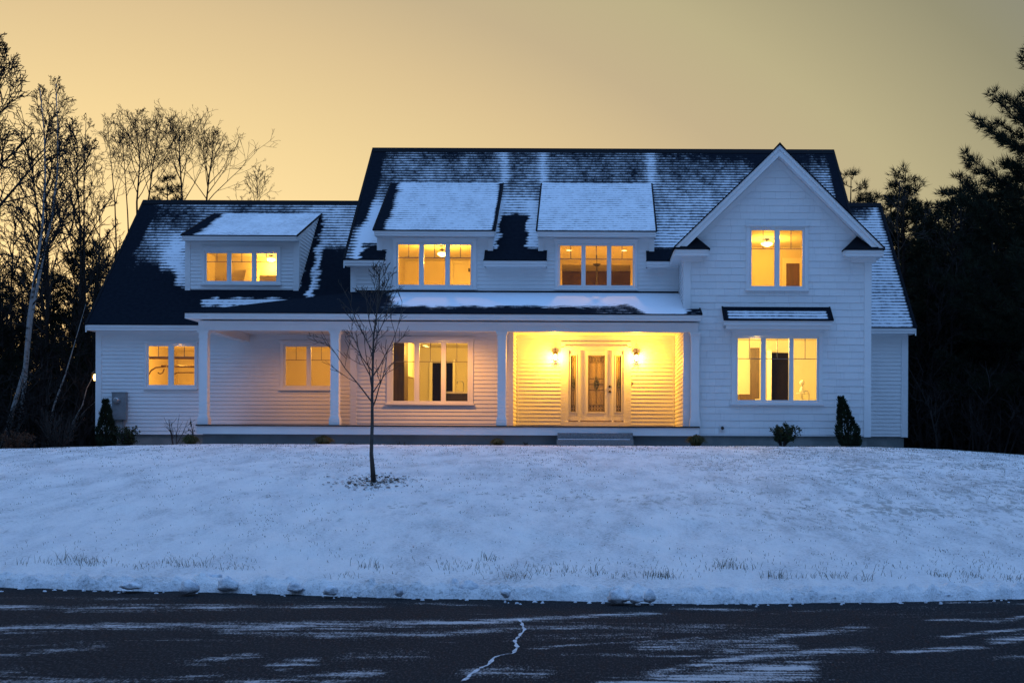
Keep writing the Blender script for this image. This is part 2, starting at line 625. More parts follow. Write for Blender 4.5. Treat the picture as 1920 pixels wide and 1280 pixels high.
STREAKS = [((0, 1138), (480, 1137), 4, .7), ((140, 1144), (700, 1136), 3, .5), ((0, 1181), (200, 1173), 6, .75), ((200, 1173), (480, 1173), 6, .7), ((480, 1173), (700, 1168), 5, .75),
           ((430, 1180), (720, 1190), 6, .6), ((0, 1228), (160, 1212), 5, .55), ((380, 1240), (470, 1228), 5, .6), ((530, 1248), (580, 1240), 8, .6), ((280, 1275), (390, 1266), 5, .5),
           ((440, 1282), (700, 1262), 6, .75), ((600, 1175), (840, 1167), 5, .8), ((840, 1167), (980, 1160), 4, .85), ((980, 1160), (1200, 1150), 3, .8), ((600, 1192), (820, 1188), 6, .6), ((820, 1188), (1100, 1172), 4, .6),
           ((980, 1197), (1200, 1190), 5, .45), ((660, 1232), (780, 1228), 9, .42), ((600, 1278), (690, 1262), 6, .7), ((900, 1258), (1010, 1262), 9, .6), ((1020, 1215), (1300, 1195), 2, .6),
           ((1060, 1225), (1300, 1228), 1.6, .6), ((1220, 1210), (1420, 1196), 6, .75), ((1420, 1196), (1600, 1177), 4, .75), ((1220, 1217), (1450, 1212), 4, .5), ((1360, 1218), (1450, 1213), 8, .85),
           ((1220, 1260), (1330, 1240), 5, .85), ((1330, 1240), (1420, 1229), 4, .8), ((1220, 1276), (1500, 1254), 15, .95), ((1150, 1282), (1300, 1272), 9, .8), ((1400, 1230), (1600, 1217), 6, .7), ((1780, 1192), (1920, 1178), 2.4, .75),
           ((1690, 1221), (1840, 1213), 3.5, .7), ((1760, 1160), (1880, 1163), 2.4, .6), ((1880, 1163), (1920, 1157), 3, .6), ((1890, 1200), (1930, 1194), 7, .8), ((1880, 1233), (1930, 1231), 3, .7),
           ((1460, 1150), (1610, 1140), 2, .35), ((1280, 1139), (1400, 1143), 2.4, .5), ((0, 1120), (300, 1122), 2, .4), ((1750, 1128), (1900, 1133), 2, .5), ((0, 1262), (40, 1254), 6, .5), ((780, 1128), (900, 1135), 2, .4)]


def dust(x, y):
    px, py = pix(x, y, 0)
    px += 30 * noise.noise((x * .8, y * 1.2, 2.2))
    py += 3.5 * noise.noise((x * .9, y * 1.5, 3.1)) + 1.5 * noise.noise((x * 3, y * 4, 5.1))
    best = 0
    for (ax_, ay_), (bx_, by_), hw_, st_ in STREAKS:
        if not (min(ax_, bx_) - 60 < px < max(ax_, bx_) + 60 and min(ay_, by_) - 4 * hw_ < py < max(ay_, by_) + 4 * hw_): continue
        t = (px - ax_) / (bx_ - ax_)
        tt = min(max(t, 0), 1)
        d = abs(py - (ay_ + (by_ - ay_) * tt)) / hw_
        en = max(0, abs(t - .5) - .5) * abs(bx_ - ax_) / 40
        best = max(best, st_ * math.exp(-d * d * .42 - en * en * 1.2))
    return best


b = MB()
b.a = []
rx = [-140, -60, -20] + [-9 + i * .045 for i in range(378)] + [20, 60, 140]
ry = [-14, 0, 5] + [7.6 + i * .032 for i in range(186)] + [18, 22]
for y in ry:
    for x in rx:
        b.v.append((x, y, 0))
        b.a.append(dust(x, y) if -9 < x < 8 and 7.6 < y < 13.6 else 0)
for j in range(len(ry) - 1):
    for i in range(len(rx) - 1):
        a = j * len(rx) + i
        b.f.append((a, a + 1, a + len(rx) + 1, a + len(rx)))
road = tag(b.build('road', M['asphalt']), kind='structure')
b = MB()
b.quad((-140, -90, .05), (140, -90, .05), (140, -13.5, .05), (-140, -13.5, .05))
tag(b.build('far_verge', M['snow']), kind='structure')

# snow-filled crack winding over the road
CR = [(868, 1276), (893, 1256), (915, 1246), (930, 1230), (942, 1227), (962, 1225), (970, 1212), (966, 1199), (974, 1192), (984, 1180), (978, 1168), (972, 1158)]
b = MB()
rng = random.Random(5)
cr_pts = []
for (ax, ay), (bx, by) in zip(CR, CR[1:]):
    for k in range(5):
        t = k / 5
        px, py = ax + (bx - ax) * t + rng.uniform(-1.6, 1.6), ay + (by - ay) * t + rng.uniform(-.6, .6)
        v2 = (py - HY) - ROLL * (px - CX)
        Y = F * EYE / v2
        cr_pts.append((XP(px, Y, py), Y))
for i in range(len(cr_pts) - 1):
    (x0, y0), (x1, y1) = cr_pts[i], cr_pts[i + 1]
    wa = .009 + .006 * math.sin(i * 1.7) + .006 * (1 - i / len(cr_pts))
    wb = .009 + .006 * math.sin((i + 1) * 1.7) + .006 * (1 - (i + 1) / len(cr_pts))
    b.quad((x0 - wa, y0 - wa, .004), (x0 + wa, y0 + wa * .3, .004), (x1 + wb, y1 + wb * .3, .004), (x1 - wb, y1 - wb, .004))
b.build('crack', M['cracksnow'], road)

# ploughed edge of the snow along the road
b = MB()
nx, ny = 620, 30
for j in range(ny):
    for i in range(nx):
        x = -11 + 20 * i / (nx - 1)
        t = j / (ny - 1)
        e = edge_y(x) + .07 * noise.noise((x * 1.1, 0, 7)) + .06 * noise.noise((x * 4, 0, 3)) + .03 * noise.noise((x * 13, 0, 3))
        y = e - .04 + .95 * t
        base = lawn_z(x, y) if y > edge_y(x) else 0
        hump = math.sin(math.pi * min(1, t * 1.55 + .02)) if t < .64 else 0
        amt = .5 + .5 * noise.noise((x * .7, 2, 9))
        lump = max(0, noise.noise((x * 3.6, y * 4.2, 2))) * .08 + max(0, noise.noise((x * 8, y * 9, 5))) * .12 + abs(noise.noise((x * 17, y * 17, 6))) * .06
        near = min(1, t * 9) * (1 if t < .22 else max(0, 1 - (t - .22) * 4.5))
        z = max(base, .012) + near * (.012 + lump * (.25 + amt)) + .010 + .008 * noise.noise((x * 3, y * 3, 8)) * (t < .9) - .06 * max(0, t - .8) / .2
        if t == 0: z = -.01
        b.v.append((x, y, z))
for j in range(ny - 1):
    for i in range(nx - 1):
        a = j * nx + i
        b.f.append((a, a + 1, a + nx + 1, a + nx))
tag(b.build('snow_bank', M['snow'], smooth=True), 'low ploughed ridge of snow along the edge of the asphalt', 'snow', kind='stuff')

# dark floor of the woods
b = MB()
gx = [-160 + 8 * i for i in range(41)]
gy = [31.2, 31.8, 33, 35, 38, 42, 48, 55, 65, 80, 100, 130, 170, 220]
for y in gy:
    for x in gx:
        z = min(crest_z(max(-30, min(24, x))), 1.482) - .015 - .03 * min(y - 31.2, 8)
        if y > 50: z += (y - 50) * .035
        b.v.append((x, y, z))
for j in range(len(gy) - 1):
    for i in range(len(gx) - 1):
        a = j * len(gx) + i
        b.f.append((a, a + 1, a + len(gx) + 1, a + len(gx)))
tag(b.build('forest_floor', M['floor'], smooth=True), kind='structure')

# ------------------------------------------------------------------ the house
GZ = 1.45
YW, YD, YK, YG, YP = 35.0, 34.8, 33.35, 31.5, 31.2      # garage/wing wall, door wall, main wall, gable wall, porch front
YDM = 35.75                                               # garage dormer front
H = thing('house', 'white two-storey clapboard farmhouse with snow-dusted dark roofs and glowing windows', 'house', (0, 33, GZ))


def part(mb, name, m, parent=None, smooth=False):
    return mb.build(name, M[m], parent or H, smooth)


def parts(mb, name, m, parent=None, gap=.07, off=None):
    """one object for every group of pieces that touch"""
    par = list(range(len(mb.v)))

    def find(a):
        while par[a] != a:
            par[a] = par[par[a]]
            a = par[a]
        return a
    for f in mb.f:
        for q in f[1:]: par[find(q)] = find(f[0])
    isl = {}
    for f in mb.f: isl.setdefault(find(f[0]), []).append(f)
    bb = {}
    for k, fs in isl.items():
        vs_ = [mb.v[i] for f in fs for i in f]
        bb[k] = [[min(v[a] for v in vs_) for a in range(3)], [max(v[a] for v in vs_) for a in range(3)]]
    keys = list(isl)
    gp = {k: k for k in keys}

    def fg(a):
        while gp[a] != a: a = gp[a]
        return a
    for i, k in enumerate(keys):
        for q in keys[:i]:
            if all(bb[k][0][a] - gap < bb[q][1][a] and bb[q][0][a] - gap < bb[k][1][a] for a in range(3)): gp[fg(k)] = fg(q)
    grp = {}
    for k in keys: grp.setdefault(fg(k), []).extend(isl[k])
    for fs in grp.values():
        n = MB()
        mp = {}
        for f in fs:
            for i in f:
                if i not in mp:
                    mp[i] = len(n.v)
                    n.v.append(mb.v[i])
            n.f.append(tuple(mp[i] for i in f))
        n.build(name, M[m], parent or H, off=off)


def siding(axis, plane, ul, ur, z0, z1, ex, openings=(), flip=1, shingle=False, seed=1, lip=.020):
    """lapped courses on a wall. axis 'y': wall at y=plane facing -y, u = x. axis 'x': wall at x=plane, u = y, facing flip (+1/-1 in x)"""
    rng = random.Random(seed)
    b = MB()
    fl = (lambda z: ul) if isinstance(ul, (int, float)) else ul
    fr = (lambda z: ur) if isinstance(ur, (int, float)) else ur

    def pt(u, z, d):
        if axis == 'y': return (u, plane - d, z)
        return (plane + flip * d, u, z)

    k0 = math.floor(z0 / ex)
    k1 = math.ceil(z1 / ex)
    for k in range(k0, k1):
        ca, cb = k * ex, (k + 1) * ex
        cuts = {max(ca, z0), min(cb, z1)}
        for (a, c, q0, q1) in openings:
            for q in (q0, q1):
                if max(ca, z0) < q < min(cb, z1): cuts.add(q)
        cuts = sorted(cuts)
        for za, zb in zip(cuts, cuts[1:]):
            if zb - za < 1e-5: continue
            la, lb, ra, rb = fl(za), fl(zb), fr(za), fr(zb)
            if ra - la < .005: continue
            if rb < lb: lb = rb = (lb + rb) / 2
            segs = [[la, lb, ra, rb]]
            for (a, c, q0, q1) in openings:
                if q0 < zb - 1e-6 and q1 > za + 1e-6:
                    ns = []
                    for s4 in segs:
                        if a >= s4[2] or c <= s4[0]:
                            ns.append(s4)
                            continue
                        if s4[0] < a: ns.append([s4[0], s4[1], a, a])
                        if c < s4[2]: ns.append([c, c, s4[2], s4[3]])
                    segs = ns
            da = .004 + lip * (1 - (za - ca) / ex)
            db = .004 + lip * (1 - (zb - ca) / ex)
            for s4 in segs:
                if shingle:
                    u = s4[0]
                    first = True
                    r2 = random.Random(int(k * 977 + seed))
                    while u < s4[2] - 1e-6:
                        wd = r2.uniform(.16, .55)
                        e = min(u + wd, s4[2])
                        if s4[2] - e < .08: e = s4[2]
                        o = r2.uniform(0, .006)
                        gp = .004 if e < s4[2] else 0
                        p0 = (s4[0] if first else u, s4[1] if first else max(u, s4[1]))
                        p1 = (e - gp, (s4[3] if e >= s4[2] else min(e - gp, s4[3])))
                        if p1[1] > p0[1] - 1e-6:
                            b.quad(pt(p0[0], za, da + o), pt(p1[0], za, da + o), pt(p1[1], zb, db + o), pt(p0[1], zb, db + o))
                            if za == ca: b.quad(pt(p0[0], za, 0), pt(p1[0], za, 0), pt(p1[0], za, da + o), pt(p0[0], za, da + o))
                        u = e
                        first = False
                    b.quad(pt(s4[0], za, 0), pt(s4[2], za, 0), pt(s4[3], zb, 0), pt(s4[1], zb, 0))
                else:
                    b.quad(pt(s4[0], za, da), pt(s4[2], za, da), pt(s4[3], zb, db), pt(s4[1], zb, db))
                    if za == ca:
                        b.quad(pt(s4[0], za, .002), pt(s4[2], za, .002), pt(s4[2], za, da), pt(s4[0], za, da))
    return b


EXP, SHX = .108, .178
OPEN = {k: [] for k in 'WDKG'}
OPEN['M'] = []


def window(Y, glass, gy0, gy1, casing, munt, munt_v=True, headcap=True, sill=True, upper_only=False):
    """glass: pixel x-ranges of the lights; gy0, gy1 pixel top and bottom; casing: pixel outer box; munt: pixel y of the cross bar"""
    xm = (glass[0][0] + glass[-1][1]) / 2
    zt, zb = ZP(xm, gy0, Y), ZP(xm, gy1, Y)
    gxs = [(XP(a, Y, (gy0 + gy1) / 2), XP(c, Y, (gy0 + gy1) / 2)) for a, c in glass]
    cx0, cx1 = XP(casing[0], Y, gy0), XP(casing[2], Y, gy0)
    cz1, cz0 = ZP(xm, casing[1], Y), ZP(xm, casing[3], Y)
    ox0, ox1, oz0, oz1 = gxs[0][0] - .05, gxs[-1][1] + .05, zb - .05, zt + .05
    b = MB()
    yf, yb = Y - .05, Y - .0015
    b.box(cx0, ox0, yf, yb, cz0, cz1 - .002)                       # casing: sides, head, apron
    b.box(ox1, cx1, yf, yb, cz0, cz1 - .002)
    b.box(ox0, ox1, yf + .002, yb, oz1, cz1)
    b.box(ox0, ox1, yf + .002, yb, cz0, oz0)
    if headcap: b.box(cx0 - .03, cx1 + .03, Y - .085, yb, cz1 + .001, cz1 + .035)
    if sill: b.box(cx0 - .03, cx1 + .03, Y - .09, yb, cz0 - .045, cz0 - .001)
    # jambs running in through the wall
    b.box(ox0 - .02, ox0, yb, Y + .12, oz0 - .02, oz1 + .02)
    b.box(ox1, ox1 + .02, yb, Y + .12, oz0 - .02, oz1 + .02)
    b.box(ox0, ox1, yb, Y + .12, oz1, oz1 + .02)
    b.box(ox0, ox1, yb, Y + .12, oz0 - .02, oz0)
    wn = part(b, 'window', 'trim')
    for (a, c) in gxs:
        s = MB()
        y0, y1 = Y - .028, Y + .03
        t = .046
        s.box(a - t, a, y0, y1, zb - t, zt + t)
        s.box(c, c + t, y0, y1, zb - t, zt + t)
        s.box(a, c, y0, y1, zt, zt + t)
        s.box(a, c, y0, y1, zb - t, zb)
        s.build('sash', M['trim'], wn, off=(0, 0, 0))
        g = MB()
        g.box(a, c, Y - .003, Y + .003, zb, zt)
        g.build('pane', M['glass'], wn, off=(0, 0, 0))
        mz = ZP(xm, munt, Y)
        q = MB()
        q.box(a, c, Y - .014, Y - .005, mz - .009, mz + .009)
        q.box((a + c) / 2 - .008, (a + c) / 2 + .008, Y - .0135, Y - .005, mz + .009, zt)
        q.build('muntin', M['muntin'], wn, off=(0, 0, 0))
    if len(gxs) > 1:                                               # mullions between the sashes
        q = MB()
        for (a, c), (d, e) in zip(gxs, gxs[1:]):
            if d - c > .095:
                q.box(c + .047, d - .047, Y - .034, Y + .06, oz0 + .001, oz1 - .001)
        if q.v: parts(q, 'mullion', 'trim', wn, .02, (0, 0, 0))
    return (ox0, ox1, oz0, oz1)


oG = window(YW, [(279, 316), (326.5, 365)], 649, 721.5, (272, 643, 370, 727), 669)
oPw = window(YW, [(536, 575), (583.5, 622)], 650, 723, (526, 641, 633, 729), 675)
oK = window(YK, [(737.5, 777), (786.5, 827.5), (836, 877)], 643, 751.5, (726, 634, 888, 756), 678)
oM1 = window(YK, [(747, 786), (795, 835), (843.5, 883)], 459, 534, (737, 449, 894, 540), 483.5)
oM2 = window(YK, [(1050, 1090), (1098, 1138), (1146, 1186.5)], 461, 535, (1041, 451, 1195, 541), 486)
oU = window(YG, [(1409, 1452), (1461.5, 1504)], 432, 536.5, (1399, 425, 1515, 542.5), 467)
oL = window(YG, [(1383, 1426.5), (1435.5, 1479), (1487.5, 1531)], 634.5, 750, (1372, 622, 1542, 756), 672.6)
oDm = window(YDM, [(388, 426), (434.5, 472.5), (481, 518.5)], 475, 527, (380, 464, 527, 532), 491)

XL, XR = -6.62, 7.06                   # main block sides
GX0, GX1 = 2.285, 7.06                 # gable wing
GXC = (GX0 + GX1) / 2
ZDECK = 1.972
Z_CEIL = 4.58
ZE_M, Y_EM, PM = 6.45, 33.0, .93       # main eave height and line, slope
Y_RM = 37.3
ZE_G, Y_EG, PG_ = 4.83, 34.6, .985     # garage / wing eave
Y_RG = 39.0
ZAP, ZET, YRK = 9.16, 6.52, 31.18      # gable apex, eave tip, rake plane


def zmain(y): return ZE_M + PM * (y - Y_EM)
def zgar(y): return ZE_G + PG_ * (y - Y_EG)


# walls --------------------------------------------------------------
zb_w = ZP(280, 814, YW)
GLX = XP(182, YW, 700)
part(siding('y', YW, GLX, XL, zb_w, 4.80, EXP, [oG, oPw]), 'wall', 'paint')
part(siding('y', YW, GX1, XP(1700, YW, 700), ZP(1660, 818, YW), 4.80, EXP), 'wall', 'paint')
RX0 = -2.24
part(siding('y', YK, XL, RX0, ZDECK, 4.60, EXP, [oK]), 'wall', 'paint')
# door unit
dx0, dx1 = XP(1060, YD, 720), XP(1175, YD, 720)
dzt = ZP(1118, 652, YD)
part(siding('y', YD, RX0, GX0, ZDECK, 4.60, EXP, [(dx0, dx1, 0, dzt)]), 'wall', 'paint')
part(siding('x', RX0, YK, YD, ZDECK, 4.60, EXP, flip=1), 'wall', 'paint')
part(siding('x', GX0, YG, YD, GZ + .25, 6.42, EXP, flip=-1), 'wall', 'paint')
part(siding('x', XL, YK, YW, ZDECK, 5.6, EXP, flip=-1), 'wall', 'paint')
D1 = (XP(708, YK, 440), XP(924, YK, 440))
D2 = (XP(1010, YK, 440), XP(1226, YK, 440))
ZU0 = 5.5
ops = [oM1, oM2]
part(siding('y', YK, XL, GX0, ZU0, 6.70, EXP, ops), 'wall', 'paint')
zg0 = ZP(1450, 817, YG)


def gl_(z): return max(GX0, GXC - (ZAP - .12 - z) * (2.665 / 2.62))
def gr_(z): return min(GX1, GXC + (ZAP - .12 - z) * (2.665 / 2.62))


part(siding('y', YG, gl_, gr_, zg0, ZAP - .14, SHX, [oU, oL], shingle=True, lip=.0115), 'wall', 'shinglepaint')
# end walls out of the camera's sight
part(siding('x', GX1, YG, 41.6, zg0, 6.42, EXP, flip=1), 'wall', 'paint')


def ga(z): return max(YW, Y_EG + (z - ZE_G) / PG_)
def gb(z): return min(43.0, 2 * Y_RG - Y_EG - (z - ZE_G) / PG_)
def ma(z): return max(YK, Y_EM + (z - ZE_M) / PM)
def mb_(z): return min(41.2, 2 * Y_RM - Y_EM - (z - ZE_M) / PM)


WRX = XP(1700, YW, 700)
part(siding('x', GLX, ga, gb, zb_w, 9.0, EXP, flip=-1), 'wall', 'paint')
part(siding('x', WRX, ga, gb, zb_w, 9.0, EXP, flip=1), 'wall', 'paint')
part(siding('x', XL + .002, ma, mb_, 5.0, 10.3, EXP, flip=-1), 'wall', 'paint')
part(siding('x', XR - .02, ma, mb_, 6.0, 10.3, EXP, flip=1), 'wall', 'paint')
b = MB()
b.quad((GLX, 43, GZ), (WRX, 43, GZ), (WRX, 43, 5), (GLX, 43, 5))
b.quad((XL, 41.3, 5), (XR, 41.3, 5), (XR, 41.3, 6.6), (XL, 41.3, 6.6))
part(b, 'wall', 'paint')

# foundations
b = MB()
b.box(GLX + .05, XL, YW + .06, 43, .6, zb_w + .01)
b.box(XL, GX0 - .05, YK + .6, 43, .6, zb_w + .01)
part(b, 'foundation', 'concrete')
b = MB()
b.box(GX0 + .06, GX1 - .06, YG + .06, 42.9, .6, zg0 + .01)
b.box(GX1 - .06, WRX - .06, YW + .06, 42.8, .6, ZP(1660, 818, YW) + .01)
part(b, 'foundation', 'concrete')

# corner boards and friezes
b = MB()


def corner(x0, x1, Y, z0, z1, t=.04):
    b.box(x0, x1, Y - t, Y - .0005, z0, z1)


corner(GLX - .02, GLX + .14, YW, zb_w - .02, 4.70)
corner(WRX - .16, WRX + .02, YW, ZP(1660, 818, YW) - .02, 4.70)
corner(XL - .03, XL + .14, YK, ZDECK, 4.575)
corner(XL - .03, XL + .14, YK, 5.3, 6.30)
corner(GX0 - .02, GX0 + .165, YG, zg0 - .02, 6.24)
corner(GX1 - .155, GX1 + .02, YG, zg0 - .02, 6.24)
b.box(GX0 - .021, GX0 - .0025, YG, YG + .15, ZDECK, 6.24)
b.box(GX1 + .0225, GX1 + .035, YG, YG + .15, zg0, 6.24)
b.box(GLX - .045, GLX - .0225, YW, YW + .15, zb_w, 4.7)
b.box(WRX + .0225, WRX + .04, YW, YW + .15, zb_w, 4.7)
b.box(RX0 - .10, RX0 + .0205, YK - .04, YK - .001, ZDECK, 4.575)
b.box(RX0 + .0215, RX0 + .075, YD - .075, YD - .0215, ZDECK, 4.575)
b.box(GX0 - .075, GX0 - .0215, YD - .075, YD - .0215, ZDECK, 4.575)
parts(b, 'corner_board', 'trim', gap=.02)
b = MB()
b.box(GLX, XL, YW - .035, YW - .001, 4.56, 4.70)
b.box(GX1 + .03, WRX, YW - .035, YW - .001, 4.56, 4.70)
b.box(XL + .145, RX0 - .105, YK - .035, YK - .001, 4.46, 4.577)
b.box(RX0 + .08, GX0 - .08, YD - .035, YD - .001, 4.50, 4.577)
parts(b, 'frieze_board', 'trim')


# roofs --------------------------------------------------------------
def roof_slope(x0, x1, y0, z0, y1, z1, snowfn, holes=(), step=.11, xl=None, xr=None, name='roof', parent=None, thick=.05, crop=None):
    """a shingled slope from the eave (y0, z0) to the ridge (y1, z1); snow is a per-vertex attribute"""
    b = MB()
    b.a, b.uv = [], []
    ln = math.hypot(y1 - y0, z1 - z0)
    nv = max(2, int(ln / step))
    ux = set()
    nxx = int((x1 - x0) / step)
    for i in range(nxx + 1): ux.add(round(x0 + (x1 - x0) * i / nxx, 4))
    vv = set(round(i / nv, 5) for i in range(nv + 1))
    for (hx0, hx1, hv0, hv1) in holes:
        ux |= {round(hx0, 4), round(hx1, 4)}
        vv |= {round(hv0, 5), round(hv1, 5)}
    ux, vv = sorted(ux), sorted(vv)
    idx = {}
    for j, v in enumerate(vv):
        y, z = y0 + (y1 - y0) * v, z0 + (z1 - z0) * v
        xa = xl(v) if xl else x0
        xb = xr(v) if xr else x1
        for i, u in enumerate(ux):
            x = min(max(u, xa), xb)
            idx[i, j] = len(b.v)
            b.v.append((x, y, z))
            px, py = pix(x, y, z)
            b.a.append(float(snowfn(px, py, x, v, z)))
            b.uv.append((x, ln * v))
    for j in range(len(vv) - 1):
        for i in range(len(ux) - 1):
            um, vm = (ux[i] + ux[i + 1]) / 2, (vv[j] + vv[j + 1]) / 2
            if any(h[0] < um < h[1] and h[2] < vm < h[3] for h in holes): continue
            if crop and crop(um, y0 + (y1 - y0) * vv[j + 1], z0 + (z1 - z0) * vv[j + 1]): continue
            if (xl and ux[i + 1] <= xl(vv[j]) and ux[i + 1] <= xl(vv[j + 1])) or (xr and ux[i] >= xr(vv[j]) and ux[i] >= xr(vv[j + 1])): continue
            b.f.append((idx[i, j], idx[i + 1, j], idx[i + 1, j + 1], idx[i, j + 1]))
    return part(b, name, 'shingle', parent, smooth=False)


def bl(v, a, c):
    t = min(max((v - a) / (c - a), 0), 1)
    return t * t * (3 - 2 * t)


def soft(px, py, x0, x1, y0, y1, s=8):
    px, py = px + 9 * noise.noise((px * .06, py * .14, 1.7)) + 5 * noise.noise((px * .2, py * .35, 4.7)), py + 6 * noise.noise((px * .07, py * .1, 8.2))
    s = s * 1.5
    return bl(px, x0 - s, x0 + s) * (1 - bl(px, x1 - s, x1 + s)) * bl(py, y0 - s, y0 + s) * (1 - bl(py, y1 - s, y1 + s))


def nz(x, y, s=1): return noise.noise((x * s, y * s, 3.3))


def lerp(a, c, t): return a + (c - a) * t


def snow_garage(px, py, x, v, z):
    w_ = nz(x, v * 6, 1.3) * 14
    c = .33 + .18 * nz(x, v * 6, .7) + .05 * bl(px, 500, 640)
    c = lerp(c, 1.0, soft(px + w_, py, 308 - (py - 400) * .05, 352, 445, 540, 14))      # drift left of the dormer
    c = lerp(c, .62, soft(px + w_, py, 575, 680, 380, 470, 14))
    lim = 250 + (py - 375) * -.10 + w_ * .5
    c = lerp(c, -.42, bl(py + 1.6 * w_ + 14 * nz(x * 2.2, v * 3, 2.5), 478, 528) * (1 - bl(px + w_ * 1.6, 305 + (py - 500) * .6, 325 + (py - 500) * .6)))
    c = lerp(c, -.42, bl(py + w_ * .3, 538, 546))
    c = lerp(c, .95, soft(px + w_, py, 372, 545, 558, 576, 5))
    # right of the dormer
    mid = 588 - (py - 480) * .10
    c = lerp(c, 1.05, soft(px, py, mid - 14 + (py - 500) * .12, mid + 16 - (py - 480) * .12, 462, 566, 5))
    c = lerp(c, -.42, soft(px + w_ * .8, py, 608 - (py - 500) * .1, 700, 470, 570, 10))
    c = lerp(c, -.42, soft(px, py, 585 - (py - 420) * .17, 600 - (py - 420) * .19, 408, 545, 4))
    d = x - GLX
    c = lerp(-.30, c, bl(d + .22 * nz(x, z * .6, 2.6), .02, .42))
    c = lerp(c, -.42, bl(v, .965, .985))
    return c


def snow_main(px, py, x, v, z):
    w_ = nz(x, v * 5, 1.2) * 10
    c = .36 + .10 * nz(x, v * 6, .8) - .22 * (1 - bl(py, 280, 335)) * bl(px, 1150, 1400) - .10 * (1 - bl(py, 285, 310))
    for sx in (944, 1018, 1222):
        c += .40 * math.exp(-((px + w_ * .5 - sx) / 9) ** 2) * (1 - bl(py, 335, 360))
    c = lerp(c, .56, bl(px, 1130, 1240) * bl(py, 300, 400))
    c = lerp(c, .66, bl(px, 1225, 1240) * bl(py, 400, 440))
    c = lerp(c, .72, soft(px, py, 930, 1010, 365, 490, 10))
    c = lerp(c, 1.15, soft(px + w_ * .3, py, 925, 944 - (py - 400) * .1, 375, 480, 4))
    c = lerp(c, .95, soft(px, py, 986, 1012, 380, 462, 5))
    c = lerp(c, -.55, soft(px + w_ * .6, py, 938, 986 + w_ * .6, 404, 500, 6))
    # left strip beside the dormer
    edge = 697 - (py - 278) * .245
    c = lerp(c, 1.15, soft(px + w_ * .4, py, edge + 8, edge + 90, 382, 492, 10) * bl(px - edge, 8, 20))
    c = lerp(c, -.42, (1 - bl(px - edge + w_ * .4, 12, 34)) * (1 - bl(py, 395, 440)))
    c = lerp(c, -.42, soft(px, py, 676 + (487 - py) * .2, 724, 458, 492, 6))
    c = lerp(c, -.42, bl(py, 464, 470) * bl(px, 900, 905))
    c = lerp(c, -.42, bl(v, .975, .988))
    c = lerp(c, -.42, bl(px, 1548 + (py - 284) * .2, 1556 + (py - 284) * .2))
    return c


def snow_dorm(left):
    def f(px, py, x, v, z):
        c = .86 + .12 * nz(x, v * 4, 1.5)
        if left:
            e = 733 - (py - 344) * .38
            c = lerp(-.42, c, bl(px - e + 8 * nz(x, v * 5, 2.2), 6, 34 - 12 * v))
            c = lerp(c, -.6, bl(px, 934 - (py - 344) * .13, 939 - (py - 344) * .13))
        return c
    return f


def snow_gdorm(px, py, x, v, z):
    c = .86 + .15 * nz(x, v * 4, 1.5)
    e = 402 - (py - 397) * 1.43
    c = lerp(-.42, c, bl(px - e + 8 * nz(x, v * 5, 2.2), 10, 34))
    return c


def snow_porch(px, py, x, v, z):
    w_ = 14 * nz(x, v * 4, 1.6)
    c = lerp(-.42, 1.25, bl(px + w_ * 2, 700 + (580 - py) * .6, 765 + (580 - py) * .2))
    low = 578 + 4 * nz(x, 1, 2.4) - 3 * bl(px, 1090, 1190) + 20 * bl(px, 1170, 1230)
    c = lerp(c, .40, bl(py + 3 * nz(x, v * 9, 5), low - 9, low - 2) * bl(px, 690, 740))
    c = lerp(c, -.25 + .3 * nz(x, v * 8, 2) + .45 * bl(px, 1080, 1120), bl(py + 5 * nz(x, v * 9, 5), low - 6, low + 6) * bl(px, 690, 740))
    c = lerp(c, -.6, bl(px, 1278, 1292) * (.6 + .8 * nz(x, v * 8, 4)))
    c = lerp(c, -.42, bl(v, .975, .985))
    return c


def snow_wing(px, py, x, v, z):
    c = .74 + .1 * nz(x, v * 5, 1)
    c = lerp(c, .2, (1 - bl(px + 10 * nz(x, v * 6, 3), 1618, 1642)) * (1 - bl(py, 395, 425)))
    c = lerp(c, -.42, bl(px, 1650 + (py - 382) * .293 - 8, 1650 + (py - 382) * .293 - 3))
    c = lerp(c, -.42, bl(v, .96, .98))
    return c


ZR_M, ZR_G = zmain(Y_RM), zgar(Y_RG)
MX0, MX1 = -6.78, 7.23
vtop = lambda z: (z - ZE_M) / (ZR_M - ZE_M)
Y_DT = 35.85
vd = (Y_DT - Y_EM) / (Y_RM - Y_EM)
vw = (YK + .01 - Y_EM) / (Y_RM - Y_EM)
e1, e2 = XP(722, Y_EM, 487), XP(907, Y_EM, 487)
e3, e4 = XP(1025, Y_EM, 487), XP(1212, Y_EM, 487)
holes = [(D1[0], D1[1], vw, vd - .005), (D2[0], D2[1], vw, vd - .005), (e1, e2, 0, vw), (e3, e4, 0, vw), (GX0 - .02, GX1 + .05, 0, vw)]
ra = roof_slope(MX0, MX1, Y_EM, ZE_M, Y_RM, ZR_M, snow_main, holes, crop=lambda x, y, z: z < ZAP - abs(x - GXC) * .983 - .10)
gxl = XP(160, Y_EG, 607)
Y_GD = 38.5
vgd0 = (YDM - Y_EG) / (Y_RG - Y_EG)
vgd1 = (Y_GD - Y_EG) / (Y_RG - Y_EG)
GD = (XP(349, YDM, 490), XP(559, YDM, 490))
rg = roof_slope(gxl, XL - .005, Y_EG, ZE_G, Y_RG, ZR_G, snow_garage, [(GD[0] + .01, GD[1] - .01, vgd0 + .005, vgd1 - .01)])
wxr = XP(1718, Y_EG, 614)
rw_ = roof_slope(XR + .02, wxr, Y_EG, ZE_G, Y_RG, ZR_G, snow_wing)
none = lambda *a: .6
roof_slope(MX0, MX1, 2 * Y_RM - Y_EM, ZE_M, Y_RM, ZR_M, none, step=.5)
